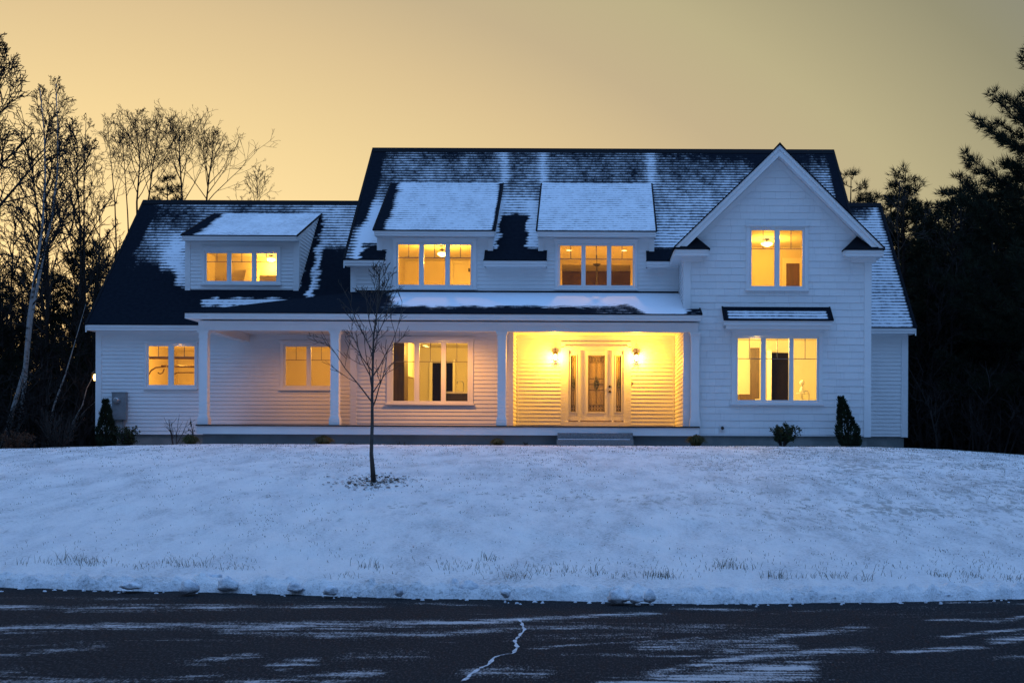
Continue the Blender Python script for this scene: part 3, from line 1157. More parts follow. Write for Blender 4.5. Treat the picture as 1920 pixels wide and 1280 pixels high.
roof_slope(gxl, XL, 2 * Y_RG - Y_EG, ZE_G, Y_RG, ZR_G, none, step=.5)
roof_slope(XR, wxr, 2 * Y_RG - Y_EG, ZE_G, Y_RG, ZR_G, none, step=.5)
# gable wing slopes
for sgn in (-1, 1):
    b = MB()
    b.a, b.uv = [], []
    n1, n2 = 30, 40
    for j in range(n1 + 1):
        t = j / n1
        hw = 2.665 * (1 - t)
        z = ZET + (ZAP - ZET) * t
        yend = Y_EM + (z - ZE_M) / PM + .05
        for i in range(n2 + 1):
            y = YRK + (yend - YRK) * i / n2
            b.v.append((GXC + sgn * hw, y, z))
            b.a.append(.8 + .2 * nz(y, t, 2) - 1.5 * (i < 2) - 1.5 * (j > 28))
            b.uv.append((y, t * 3.74))
    for j in range(n1):
        for i in range(n2):
            a = j * (n2 + 1) + i
            b.f.append((a, a + 1, a + n2 + 2, a + n2 + 1))
    part(b, 'roof', 'shingle')

# roof undersides, fascias, rakes
b = MB()
e = MB()


def fascia(x0, x1, ye, ze, yw, h=.17, soff=True, cap=True):
    """board under an eave at (ye, ze), soffit back to the wall yw"""
    b.box(x0, x1, ye + .012, ye + .05, ze - h, ze - .022)
    b.box(x0 + .001, x1 - .001, ye - .012, ye + .012, ze - h * .55, ze - .023)      # gutter-like moulding
    if soff: b.box(x0, x1, ye + .05, yw, ze - h + .01, ze - h + .025)
    e.box(x0 - .012, x1 + .012, ye - .03, ye + .05, ze - .021, ze + .004)


fascia(gxl + .03, XL - .05, Y_EG, ZE_G, YW)
fascia(GX1 + .03, wxr - .03, Y_EG, ZE_G, YW)
fascia(MX0 + .03, e1, Y_EM, ZE_M, YK)
fascia(e2, e3, Y_EM, ZE_M, YK)
fascia(e4, GX0 - .05, Y_EM, ZE_M, YK)
# closed ends of the broken eave
for xx, s in ((e1, 1), (e2, -1), (e3, 1), (e4, -1)):
    b.xprism([(Y_EM + .05, ZE_M - .16), (YK, ZE_M - .16), (YK, zmain(YK) - .015), (Y_EM + .05, ZE_M - .002)], xx - .02 * s - .01, xx - .02 * s + .01)
# eave return at the garage's left end and the wing's right end
b.xprism([(Y_EG + .012, ZE_G - .17), (YW + .25, ZE_G - .17), (YW + .25, ZE_G + .45), (Y_EG + .012, ZE_G - .02)], gxl + .01, gxl + .04)
b.box(gxl + .04, GLX - .02, Y_EG + .05, YW + .4, ZE_G - .165, ZE_G - .15)
b.xprism([(Y_EG + .012, ZE_G - .17), (YW + .25, ZE_G - .17), (YW + .25, ZE_G + .45), (Y_EG + .012, ZE_G - .02)], wxr - .04, wxr - .01)
b.box(WRX + .05, wxr - .04, Y_EG + .05, YW + .4, ZE_G - .165, ZE_G - .15)


def rake_side(x, s, ye, ze, yr, zr):
    """white rake board and black edge on the gable end at x (s: outward)"""
    dz = .2
    b.xprism([(ye, ze - .03), (yr, zr - .03), (yr, zr - .03 - dz), (ye, ze - .03 - dz)], x - .03 * s, x)
    b.xprism([(2 * yr - ye, ze - .03), (2 * yr - ye, ze - .03 - dz), (yr, zr - .03 - dz), (yr, zr - .03)], x - .03 * s, x)
    e.xprism([(ye - .02, ze - .03), (yr, zr - .028), (yr, zr + .012), (ye - .02, ze + .012)], x - .05 * s, x + .02 * s)
    e.xprism([(2 * yr - ye, ze - .03), (2 * yr - ye, ze + .012), (yr, zr + .012), (yr, zr - .028)], x - .05 * s, x + .02 * s)


rake_side(MX0, -1, Y_EM, ZE_M, Y_RM, ZR_M)
rake_side(MX1, 1, Y_EM, ZE_M, Y_RM, ZR_M)
rake_side(gxl, -1, Y_EG, ZE_G, Y_RG, ZR_G)
rake_side(wxr, 1, Y_EG, ZE_G, Y_RG, ZR_G)
# ridge caps
for x0, x1, y, z in ((MX0, MX1, Y_RM, ZR_M), (gxl, XL - .03, Y_RG, ZR_G), (XR + .03, wxr, Y_RG, ZR_G)):
    e.xprism([(y - .16, z - .13), (y, z + .03), (y + .16, z - .13), (y, z - .02)], x0 - .015, x1 + .015)
e.prism([(GXC - .16, ZAP - .14), (GXC, ZAP + .035), (GXC + .16, ZAP - .14), (GXC, ZAP - .02)], YRK - .035, 36.0)
# gable rake: black edge, broad board, shadow board, soffit
sl = 2.62 / 2.665
for s in (-1, 1):
    def rp(w0, w1, y0, y1, mbx, ext=0):
        # band measured down from the roof line, in z
        hw = 2.665 + ext
        zl = ZAP - hw * sl
        poly = [(GXC, ZAP - w0), (GXC + s * hw, zl - w0), (GXC + s * hw, zl - w1), (GXC, ZAP - w1)]
        if s < 0: poly = poly[::-1]
        mbx.prism(poly, y0, y1)
    rp(-.012, .03, YRK - .03, YRK + .10, e, .02)
    rp(.031, .14, YRK - .012, YRK + .03, b, -.02)
    rp(.141, .30, YRK + .01, YRK + .04, b, -.12)
    rp(.27, .285, YRK + .041, YG, b, -.15)
    rp(.30, .46, YG - .03, YG - .022, b, -.42)
# eave cornice returns of the gable, with little hipped roofs
for s in (-1, 1):
    xo = GXC + s * 2.665
    xi = XP(1330, YRK, 460) if s < 0 else XP(1584, YRK, 462)
    z0_ = ZET - .03
    xa, xb = min(xo, xi), max(xo, xi)
    b.box(xa + .02, xb - .02, YRK + .0, YRK + .035, z0_ - .17, z0_ - .022)
    b.box(xa + .04, xb - .04, YRK - .018, YRK - .001, z0_ - .09, z0_ - .024)
    b.box(xa + .03, xb - .03, YRK + .035, YG - .001, z0_ - .165, z0_ - .15)
    b.box(min(xi, xi - .02 * s * -1), max(xi, xi - .02 * s * -1), YRK + .036, YG - .001, z0_ - .149, z0_ - .022)
    b.box(min(xa, xb) + .22, max(xa, xb) - .14, YG - .06, YG - .041, z0_ - .30, z0_ - .166)
    e.box(xa - .02, xb + .02, YRK - .04, YG - .002, z0_ - .021, z0_ + .002)
    xap = XP(1303, YRK, 440) if s < 0 else XP(1612, YRK, 440)
    zt = ZP(1303, 441, YG)
    e.quad((xa - .02, YRK - .04, z0_ + .002), (xb + .02, YRK - .04, z0_ + .002), (xap, YG - .03, zt))
    e.quad((xa - .02, YRK - .04, z0_ + .002), (xap, YG - .03, zt), (xa - .02, YG - .03, z0_ + .002))
    e.quad((xb + .02, YRK - .04, z0_ + .002), (xb + .02, YG - .03, z0_ + .002), (xap, YG - .03, zt))
    # side eave running back to the main roof
    b.box(min(xo, xo - s * .04), max(xo, xo - s * .04), YRK + .04, 33.1, z0_ - .17, z0_ - .01)
    xw = GX0 if s < 0 else GX1
    b.box(min(xo - s * .04, xw), max(xo - s * .04, xw), YRK + .05 + .3, 33.4, z0_ - .166, z0_ - .151)
    e.box(min(xo + s * .03, xo - s * .05), max(xo + s * .03, xo - s * .05), YRK + .11, 33.05, z0_ - .009, z0_ + .02)

# wall dormers of the main block -------------------------------------
ZDE = ZP(815, 431.5, Y_EM)
ZDT = zmain(Y_DT)
for (xa, xb), pe, left, oo in ((D1, (700, 928), True, oM1), (D2, (1006, 1231), False, oM2)):
    dm = part(siding('y', YK, xa, xb, 6.70, ZDE - .05, EXP, [oo]), 'dormer', 'paint')
    t = MB()
    t.box(xa - .01, xa + .13, YK - .035, YK - .001, 6.46, ZDE - .16)
    t.box(xb - .13, xb + .01, YK - .035, YK - .001, 6.46, ZDE - .16)
    parts(t, 'corner_board', 'trim', dm, .02, (0, 0, 0))
    c = MB()
    for x, s in ((xa, -1), (xb, 1)):
        c.xprism([(YK, 6.6), (YK, ZDE), (Y_DT + .05, ZDT), (YK + .1, 6.75)], x - .02, x + .001) if s > 0 else c.xprism([(YK, 6.6), (YK, ZDE), (Y_DT + .05, ZDT), (YK + .1, 6.75)], x - .001, x + .02)
    parts(c, 'cheek', 'paint', dm, .02, (0, 0, 0))
    rx0, rx1 = XP(pe[0], Y_EM, 431), XP(pe[1], Y_EM, 431)
    roof_slope(rx0, rx1, Y_EM - .02, ZDE, Y_DT, ZDT + .01, snow_dorm(left), name='dormer_roof', parent=dm)
    dm.children[-1].location = (0, 0, 0)
    t = MB()
    t.box(rx0 + .02, rx1 - .02, Y_EM + .0, Y_EM + .04, ZDE - .15, ZDE - .025)
    t.box(rx0 + .03, rx1 - .03, Y_EM - .02, Y_EM - .001, ZDE - .09, ZDE - .026)
    t.box(rx0 + .02, rx1 - .02, Y_EM + .041, YK - .002, ZDE - .145, ZDE - .13)
    for x, s in ((rx0, -1), (rx1, 1)):
        t.xprism([(Y_EM + .041, ZDE - .14), (YK + .2, ZDE - .14 + .1), (Y_DT, ZDT - .03), (Y_EM + .041, ZDE - .03)], x - .03 * s - .01, x - .03 * s + .01)
    t.build('dormer_fascia', M['trim'], dm, off=(0, 0, 0))
    t = MB()
    t.box(rx0 - .012, rx1 + .012, Y_EM - .045, Y_EM + .03, ZDE - .024, ZDE - .001)
    for x, s in ((rx0, -1), (rx1, 1)):
        t.xprism([(Y_EM - .03, ZDE - .024), (Y_DT + .03, ZDT - .012), (Y_DT + .03, ZDT + .03), (Y_EM - .03, ZDE + .012)], x - .022, x + .022)
    t.build('roof_edge', M['edge'], dm, off=(0, 0, 0))

# shed dormer on the garage wing -------------------------------------
ZGE = ZP(450, 441, 35.4)
ZGT = zgar(Y_GD)
zd0 = zgar(YDM) - .02
dm = part(siding('y', YDM, GD[0], GD[1], zd0, ZGE - .03, .105, [oDm]), 'dormer', 'paint')
pd = (ZGT - ZGE) / (Y_GD - 35.4)
ya_ = lambda z: max(YDM, 35.4 + (z + .05 - ZGE) / pd)
yb_ = lambda z: max(ya_(z), Y_EG + (z - ZE_G) / PG_)
for x, s in ((GD[0], -1), (GD[1], 1)):
    siding('x', x, ya_, yb_, zd0, ZGT, .105, flip=s).build('cheek', M['paint'], dm, off=(0, 0, 0))
t = MB()
t.box(GD[0] - .02, GD[0] + .13, YDM - .035, YDM - .001, zd0 - .04, ZGE - .14)
t.box(GD[1] - .13, GD[1] + .0225, YDM - .035, YDM - .001, zd0 - .04, ZGE - .14)
t.box(GD[1] + .0225, GD[1] + .034, YDM - .034, YDM + .1, zd0 + .06, ZGE - .03)
parts(t, 'corner_board', 'trim', dm, .02, (0, 0, 0))
gx0, gx1 = XP(340, 35.4, 441), XP(558, 35.4, 441)
roof_slope(gx0, gx1, 35.38, ZGE, Y_GD, ZGT + .01, snow_gdorm, name='dormer_roof', parent=dm)
dm.children[-1].location = (0, 0, 0)
t = MB()
t.box(gx0 + .02, gx1 - .02, 35.40, 35.44, ZGE - .15, ZGE - .025)
t.box(gx0 + .03, gx1 - .03, 35.38, 35.399, ZGE - .09, ZGE - .026)
t.box(gx0 + .02, gx1 - .02, 35.441, YDM - .002, ZGE - .145, ZGE - .13)
for x, s in ((gx0, -1), (gx1, 1)):
    t.xprism([(35.44, ZGE - .14), (YDM, ZGE - .14 + .06), (Y_GD, ZGT - .05), (Y_GD, ZGT - .02), (35.44, ZGE - .03)], x - .03 * s - .01, x - .03 * s + .01)
t.build('dormer_fascia', M['trim'], dm, off=(0, 0, 0))
t = MB()
t.box(gx0 - .012, gx1 + .012, 35.355, 35.43, ZGE - .024, ZGE - .001)
for x in (gx0, gx1):
    t.xprism([(35.37, ZGE - .024), (Y_GD + .03, ZGT - .012), (Y_GD + .03, ZGT + .03), (35.37, ZGE + .012)], x - .022, x + .022)
t.build('roof_edge', M['edge'], dm, off=(0, 0, 0))

# porch --------------------------------------------------------------
YPE = 30.9
ZPE = ZP(1000, 587.5, YPE)
ZPT = ZP(1000, 548, YK)
PX0, PX1 = XP(345, YPE, 585), XP(1316, YPE, 589)
hipx = lambda v: PX0 + (XL + .1 - PX0) * v
pr = roof_slope(PX0, PX1, YPE, ZPE, YK - .003, ZPT, snow_porch, xl=hipx, xr=lambda v: PX1 if YPE + (YK - YPE) * v < YG - .03 else GX0 - .003, name='porch_roof', step=.06)
b2 = MB()
b2.a, b2.uv = [], []
hp = [(PX0, YPE, ZPE), (XL + .1, YK, ZPT), (XL + .1, 36.2, ZPT), (PX0, 36.2, ZPE)]
b2.quad(*hp)
b2.a = [-.9] * 4
b2.uv = [(0, 0), (3, 3), (6, 3), (6, 0)]
part(b2, 'porch_roof', 'shingle')
b2 = MB()
b2.box(XP(372, YP, 600), XP(1309, YP, 600), YP, YP + .24, ZP(1000, 621.2, YP), ZPE - .19)
b2.box(XP(372, YP, 600), XP(372, YP, 600) + .24, YP + .241, YW - .003, ZP(1000, 621.2, YP), ZPE - .19)
part(b2, 'porch_beam', 'trim')
b2 = MB()
b2.box(PX0 + .02, PX1 - .02, YPE + .0, YPE + .03, ZPE - .16, ZPE - .026)
b2.box(PX0 + .03, PX1 - .03, YPE - .02, YPE - .001, ZPE - .10, ZPE - .027)
b2.box(PX0 + .02, PX1 - .02, YPE + .031, YP + .2, ZPE - .158, ZPE - .145)
b2.box(PX0 + .02, PX0 + .05, YPE + .031, 35.0, ZPE - .1575, ZPE - .026)
b2.box(PX0 + .05, XP(372, YP, 600), YP + .2, YW - .003, ZPE - .157, ZPE - .146)
b2.xprism([(YPE + .031, ZPE - .144), (YG - .002, ZPE - .144), (YG - .002, ZPE + .16), (YPE + .031, ZPE - .027)], PX1 - .03, PX1 - .01)
part(b2, 'porch_fascia', 'trim')
b2 = MB()
b2.box(XP(372, YP, 600) + .24, GX0 - .022, YP + .24, YK + .02, Z_CEIL, Z_CEIL + .02)
b2.box(XP(372, YP, 600) + .24, XL, YK + .02, YW - .002, Z_CEIL, Z_CEIL + .02)
b2.box(RX0, GX0 - .022, YK + .02, YD - .002, Z_CEIL, Z_CEIL + .02)
part(b2, 'porch_ceiling', 'trim')
b2 = MB()
e.box(PX0 - .015, PX1 + .012, YPE - .045, YPE + .03, ZPE - .024, ZPE - .002)
e.box(XL + .1, GX0 - .022, YK - .04, YK - .022, ZPT - .005, ZPT + .035)
e.xprism([(YPE - .03, ZPE - .02), (YG - .03, ZPE - .02 + .6 * .335), (YG - .03, ZPE + .02 + .6 * .335), (YPE - .03, ZPE + .016)], PX1 - .02, PX1 + .014)
# vent dots in the soffits
vv_ = MB()
vv_.box(PX0 + .4, PX1 - .1, YP - .036, YP - .024, ZPE - .161, ZPE - .1585)
vv_.box(RX0 + .1, GX0 - .1, YD - .086, YD - .074, Z_CEIL - .004, Z_CEIL - .0005)
parts(vv_, 'soffit_vent', 'vent', gap=.1)
# floor, skirt, base
b2 = MB()
sx0, sx1 = XP(367, 31.1, 800), XP(1312, 31.1, 800)
b2.box(sx0, sx1, 31.08, YG - .045, ZDECK - .035, ZDECK)
b2.box(sx0, GX0 - .03, YG - .045, YK - .05, ZDECK - .035, ZDECK)
b2.box(sx0, XL - .05, YK - .05, YW - .03, ZDECK - .0345, ZDECK)
b2.box(RX0 + .025, GX0 - .03, YK - .05, YD - .03, ZDECK - .0345, ZDECK)
part(b2, 'porch_floor', 'deck')
b2 = MB()
zs0 = ZP(840, 815, 31.1)
b2.box(sx0 + .02, sx1 - .02, 31.11, 31.15, zs0, ZDECK - .036)
b2.box(sx0 + .02, sx0 + .06, 31.15, YW - .03, zs0, ZDECK - .036)
b2.box(sx1 - .06, sx1 - .02, 31.15, YG - .046, zs0, ZDECK - .036)
part(b2, 'porch_skirt', 'trim')
b2 = MB()
b2.box(sx0 + .12, sx1 - .05, 31.28, 31.4, .8, zs0 + .03)
b2.box(sx0 + .12, sx0 + .24, 31.4, YW, .8, zs0 + .03)
part(b2, 'porch_base', 'porchbase')


def post(x, narrow=False):
    q = MB()
    zt_ = ZP(1000, 621.2, YP)
    h = .105
    yc = YP + .12
    q.box(x - h, x + h, yc - h, yc + h, ZDECK + .22, zt_ - .20)
    for hh, za, zb in ((h + .028, ZDECK, ZDECK + .17), (h + .014, ZDECK + .17, ZDECK + .22), (h + .014, zt_ - .20, zt_ - .16),
                       (h + .006, zt_ - .16, zt_ - .09), (h + .022, zt_ - .09, zt_ - .05), (h + .04, zt_ - .05, zt_ - .001)):
        q.box(x - hh, x + hh, yc - hh, yc + hh, za, zb)
    part(q, 'porch_post', 'trim')


for px in (380.5, 627, 940.5, 1303.5):
    post(XP(px, YP, 710))

parts(b, 'roof_trim', 'trim', gap=.03)
parts(e, 'roof_edge', 'edge', gap=.03)

# awning roof over the tall ground-floor window ----------------------
ax0, ax1 = XP(1358, YG - .5, 590), XP(1562, YG - .5, 600)
za0, za1 = ZP(1460, 599.5, YG - .5), ZP(1460, 575.5, YG)
aw = roof_slope(ax0, ax1, YG - .5, za0, YG - .02, za1,
                lambda px, py, x, v, z: 1.35 * min(bl(v, .03, .10), 1 - bl(v, .64, .76), bl(x - ax0, .05, .14), bl(ax1 - x, .05, .14)) - .62, step=.035, name='awning')
t = MB()
t.box(ax0 + .01, ax1 - .01, YG - .49, YG - .46, za0 - .13, za0 - .022)
t.box(ax0 + .05, ax1 - .05, YG - .44, YG - .41, za0 - .22, za0 - .131)
t.box(ax0 + .012, ax1 - .012, YG - .459, YG - .022, za0 - .1305, za0 - .115)
t.box(ax0 + .052, ax1 - .052, YG - .409, YG - .022, za0 - .215, za0 - .20)
for x in (ax0 + .02, ax1 - .02):
    t.xprism([(YG - .459, za0 - .11), (YG - .022, za0 - .11), (YG - .022, za1 - .02), (YG - .459, za0 - .02)], x - .01, x + .01)
t.box(XP(1372, YG, 620), XP(1542, YG, 620), YG - .40, YG - .022, za0 - .235, za0 - .2155)
t.build('fascia', M['trim'], aw, off=(0, 0, 0))
t = MB()
t.box(ax0 - .015, ax1 + .015, YG - .53, YG - .45, za0 - .021, za0 - .002)
for x in (ax0, ax1):
    t.xprism([(YG - .52, za0 - .02), (YG - .021, za1 - .02), (YG - .021, za1 + .012), (YG - .52, za0 + .012)], x - .02, x + .02)
t.build('roof_edge', M['edge'], aw, off=(0, 0, 0))

# front door ---------------------------------------------------------
Xd = lambda px: XP(px, YD, 720)
Zd = lambda py: ZP(1118, py, YD)
t = MB()
zt0, zt1 = Zd(790.5), dzt
zhead = Zd(657)
for a, c in ((1060, 1066), (1084.3, 1088), (1147, 1151), (1169.5, 1175)):
    t.box(Xd(a), Xd(c), YD - .06, YD + .06, zt0, zhead)
t.box(Xd(1060), Xd(1175), YD - .06, YD + .06, zhead, zt1)
t.box(Xd(1057), Xd(1178), YD - .09, YD - .022, zt1 + .001, zt1 + .04)
t.box(Xd(1060) - .13, Xd(1060), YD - .05, YD - .021, ZDECK, zt1)
t.box(Xd(1175), Xd(1175) + .13, YD - .05, YD - .021, ZDECK, zt1)
t.box(Xd(1060) - .13, Xd(1175) + .13, YD - .05, YD - .021, zt1 + .041, zt1 + .16)
t.box(Xd(1060), Xd(1175), YD - .10, YD + .05, ZDECK, zt0)
df = part(t, 'door_frame', 'trim')


def leaf(x0, x1, gx0, gx1, name, gz0, gz1, wide):
    q = MB()
    y0, y1 = YD - .02, YD + .025
    q.box(x0, gx0, y0, y1, zt0 + .03, zhead - .003)
    q.box(gx1, x1, y0, y1, zt0 + .03, zhead - .003)
    q.box(gx0, gx1, y0, y1, zt0 + .03, gz0)
    q.box(gx0, gx1, y0, y1, gz1, zhead - .003)
    fw = .035 if wide else .022
    for a, c, d, f_ in ((gx0 - fw, gx0, gz0 - fw, gz1 + fw), (gx1, gx1 + fw, gz0 - fw, gz1 + fw), (gx0, gx1, gz1, gz1 + fw), (gx0, gx1, gz0 - fw, gz0)):
        q.box(a, c, y0 - .016, y0 - .0005, d, f_)
    o = part(q, name, 'trim')
    g = MB()
    g.box(gx0, gx1, YD - .004, YD + .004, gz0, gz1)
    g.build('leaded_glass', M['leadglass'], o, off=(0, 0, 0))
    k = MB()
    yk = YD - .009
    cw = .0036

    def bar(xa, za, xb, zb):
        k.tube([(xa, yk, za), (xb, yk, zb)], cw, 4)

    ins = .03 if wide else .02
    a, c, d, f_ = gx0 + ins, gx1 - ins, gz0 + ins, gz1 - ins
    for p_, q_ in (((a, d), (c, d)), ((c, d), (c, f_)), ((c, f_), (a, f_)), ((a, f_), (a, d))): bar(*p_, *q_)
    xm_ = (gx0 + gx1) / 2
    for p_, q_ in (((gx0, gz0), (a, d)), ((gx1, gz0), (c, d)), ((gx0, gz1), (a, f_)), ((gx1, gz1), (c, f_))): bar(*p_, *q_)
    zc = gz0 + (gz1 - gz0) * .49
    zt2, zb2 = f_ - .17, d + .17
    bar(a, zt2, c, zt2)
    bar(a, zb2, c, zb2)
    bar(xm_, zt2, xm_, zc + .22)
    bar(xm_, zb2, xm_, zc - .22)
    if wide:
        for zz in (zc + .16, zc - .16): bar(a, zz, xm_ - .05, zz); bar(xm_ + .05, zz, c, zz)
        bar(a, zc, xm_ - .09, zc); bar(xm_ + .09, zc, c, zc)
    n_ = 5 if wide else 2
    for i in range(n_):
        xx = a + (c - a) * (i + .5) / n_
        r_ = (c - a) / n_ * .62
        k.tube([(xx + r_ * math.cos(t_ * math.pi / 6), yk, (zt2 + f_) / 2 + .06 * math.sin(t_ * math.pi / 6)) for t_ in range(13)], .004, 4)
    n_ = 5 if wide else 2
    for i in range(n_):
        xx = a + (c - a) * (i + .5) / n_
        for zz in (d + .045, d + .125):
            k.prism([(xx - .02, zz), (xx, zz - .028), (xx + .016, zz), (xx, zz + .022)], yk - .004, yk + .003)
    k.build('lead_came', M['came'], o, off=(0, 0, 0))
    j = MB()
    rg_ = random.Random(3)
    hw, hh = (.085, .24) if wide else (.04, .24)
    for i in range(110 if wide else 50):
        u_, v_ = rg_.uniform(-1, 1), rg_.uniform(-1, 1)
        if abs(u_) + abs(v_) > 1: continue
        s_ = rg_.uniform(.012, .026)
        cx_, cz_ = xm_ + u_ * hw, zc + v_ * hh
        an = rg_.uniform(0, 1)
        j.prism([(cx_ + s_ * math.cos(an + t_ * 1.5708), cz_ + s_ * 1.4 * math.sin(an + t_ * 1.5708)) for t_ in range(4)], yk - .006 - .00005 * i, yk + .002 + .00003 * i)
    j.tube([(xm_, yk - .004, zc + hh), (xm_ + hw, yk - .004, zc), (xm_, yk - .004, zc - hh), (xm_ - hw, yk - .004, zc), (xm_, yk - .004, zc + hh)], .005, 4)
    j.build('glass_emblem', M['gem'], o, off=(0, 0, 0))
    k = MB()
    k.box(x0, x1, YD - .045, YD + .02, zt0 + .004, zt0 + .0285)
    k.build('door_sweep', M['wood'], o, off=(0, 0, 0))
    return o


gz0, gz1 = Zd(772), Zd(666.5)
leaf(Xd(1066), Xd(1084.3), Xd(1070), Xd(1080), 'sidelight', gz0, gz1, False)
leaf(Xd(1151), Xd(1169.5), Xd(1155), Xd(1165), 'sidelight', gz0, gz1, False)
dr = leaf(Xd(1088), Xd(1147), Xd(1102.5), Xd(1134), 'front_door', gz0, gz1, True)
for py, nm, r_ in ((724, 'deadbolt', .034), (733.7, 'door_knob', .036)):
    k = MB()
    prof = [(0, 0), (r_, 0), (r_, .012), (r_ * .4, .016), (r_ * .4, .03), (r_ * .9, .036), (r_ * .9, .055), (r_ * .5, .066), (0, .067)]
    base = len(k.v)
    n_ = 14
    for rr, dd in prof:
        for q_ in range(n_):
            k.v.append((Xd(1143.3) + rr * math.cos(q_ * 2 * math.pi / n_), YD - .02 - dd, Zd(py) + rr * math.sin(q_ * 2 * math.pi / n_)))
    for i in range(len(prof) - 1):
        for q_ in range(n_):
            k.f.append((base + i * n_ + q_, base + i * n_ + (q_ + 1) % n_, base + (i + 1) * n_ + (q_ + 1) % n_, base + (i + 1) * n_ + q_))
    k.build(nm, M['bronze'], dr, off=(0, 0, 0))
k = MB()
k.box(XP(1184, YD, 718), XP(1186, YD, 718), YD - .035, YD - .015, Zd(722), Zd(715))
part(k, 'doorbell', 'black')


# rooms behind the windows -------------------------------------------
def room(x0, x1, y0, y1, z0, z1, name='room', m='cream', front=None):
    """open-fronted room; front: the window's opening left in an inner wall just behind the outer one"""
    q = MB()
    q.quad((x0, y1, z0), (x1, y1, z0), (x1, y1, z1), (x0, y1, z1))
    q.quad((x0, y0, z0), (x0, y1, z0), (x0, y1, z1), (x0, y0, z1))
    q.quad((x1, y1, z0), (x1, y0, z0), (x1, y0, z1), (x1, y1, z1))
    q.quad((x0, y0, z0), (x1, y0, z0), (x1, y1, z0), (x0, y1, z0))
    for fo in front or []:
        a, c, d, f_ = fo
        q.quad((x0, y0, z0), (a, y0, z0), (a, y0, z1), (x0, y0, z1))
        if len(front) == 1:
            q.quad((c, y0, z0), (x1, y0, z0), (x1, y0, z1), (c, y0, z1))
        q.quad((a, y0, z0), (c, y0, z0), (c, y0, d), (a, y0, d))
        q.quad((a, y0, f_), (c, y0, f_), (c, y0, z1), (a, y0, z1))
    o = part(q, name, m)
    q = MB()
    q.quad((x0, y0, z1), (x0, y1, z1), (x1, y1, z1), (x1, y0, z1))
    q.build('ceiling', M['ceil'], o, off=(0, 0, 0))
    return o


def light(loc, power, r=.12, col=WARM, parent=None, spot=None):
    ld = bpy.data.lights.new('lamp_light', 'SPOT' if spot else 'POINT')
    if spot: ld.spot_size, ld.spot_blend = R(spot), .5
    ld.energy = power
    ld.color = col
    ld.shadow_soft_size = r
    o = bpy.data.objects.new('lamp_light', ld)
    COL.objects.link(o)
    o.location = loc
    if parent is not None:
        o.parent = parent
        if parent.type == 'EMPTY': o.location = Vector(loc) - parent.location
    return o


def ceil_lamp(x, y, z, power, label, r=.17, top=None):
    o = thing('ceiling_lamp', label, 'lamp', (x, y, z))
    q = MB()
    if top: q.tube([(x, y, z - .01), (x, y, top)], .012, 6)
    q.lathe((x, y, z), [(0, -.002), (.07, -.002), (.07, -.03), (.02, -.04), (.02, -.09)], 14)
    q.build('canopy', M['bronze'], o)
    q = MB()
    q.lathe((x, y, z - .10), [(.02, .02), (r * .8, 0), (r, -.03), (r * .85, -.07), (r * .4, -.10), (0, -.105)], 18)
    q.build('lamp_shade', M['bulb'], o, smooth=True)
    light((x, y, z - .32), power, .1, parent=o)
    return o


def at_ceil(px, py, zc):
    v2 = (py - HY) - ROLL * (px - CX)
    Y = (zc - EYE) * F / -v2
    return XP(px, Y, py), Y


fi = .06
# left main dormer bedroom
c1 = 7.12
bd = room(D1[0] + .03, D1[1] - .03, YK + fi, 37.9, 4.72, c1, front=[oM1])
q = MB()
bx0, bx1, bz1 = XP(851, 37.8, 510), XP(876, 37.8, 510), ZP(862, 494, 37.8)
q.box(bx0, bx1, 37.83, 37.88, 4.74, bz1)
q.box(bx0 + .1, bx1 - .1, 37.815, 37.829, 5.6, bz1 - .12)
q.build('interior_door', M['white'], bd, off=(0, 0, 0))
q = MB()
q.box(bx0 - .1, bx0 - .004, 37.80, 37.89, 4.74, bz1 + .1)
q.box(bx1 + .004, bx1 + .1, 37.80, 37.89, 4.74, bz1 + .1)
q.box(bx0 - .003, bx1 + .003, 37.80, 37.89, bz1 + .004, bz1 + .1)
q.build('door_casing', M['white'], bd, off=(0, 0, 0))
q = MB()
q.box(XP(878, 37.7, 506), XP(881, 37.7, 506), 37.70, 37.76, ZP(879, 509, 37.7), ZP(879, 503, 37.7))
q.build('light_switch', M['black'], bd, off=(0, 0, 0))
rm = H.children[-1] if False else None
x, y = XP(829, 34.7, 477), 34.7
ceil_lamp(x, y, ZP(829, 477, 34.7) + .15, 230, 'round ceiling lamp glowing in the middle light of the left upper window', .14, top=c1)
# right main dormer: stair hall
c1 = 6.98
hall = room(D2[0] + .03, D2[1] - .03, YK + fi, 39.0, 4.72, c1, front=[oM2])
q = MB()
hz = ZP(1119, 496, 36.6)
q.box(D2[0] + .04, D2[1] - .04, 36.6, 36.7, hz, c1 - .002)
q.box(D2[0] + .04, XP(1054, 36.6, 510), 36.6, 36.7, 4.75, hz)
q.box(XP(1182, 36.6, 510), D2[1] - .04, 36.6, 36.7, 4.75, hz)
q.build('partition', M['cream'], hall, off=(0, 0, 0))
q = MB()
q.quad((D2[0] + .05, 38.95, 4.75), (D2[1] - .05, 38.95, 4.75), (D2[1] - .05, 38.95, c1 - .01), (D2[0] + .05, 38.95, c1 - .01))
q.build('panelling', M['panel'], hall, off=(0, 0, 0))
for px, py, lb in ((1067, 468.5, 'recessed light shining in the left light of the right upper window'), (1170, 469, 'recessed light shining in the right light of the right upper window')):
    x, y = at_ceil(px, py, c1)
    o = thing('recessed_light', lb, 'lamp', (x, y, c1))
    q = MB()
    q.lathe((x, y, c1), [(.10, -.002), (.10, -.012), (.08, -.016)], 16)
    q.build('trim_ring', M['white'], o)
    q = MB()
    q.lathe((x, y, c1 - .012), [(.08, 0), (.05, -.008), (0, -.012)], 16)
    q.build('lens', M['bulb'], o)
    light((x, y, c1 - .06), 230, .08, parent=o, spot=158)
x, y, z = XP(1119, 35.6, 500), 35.6, c1
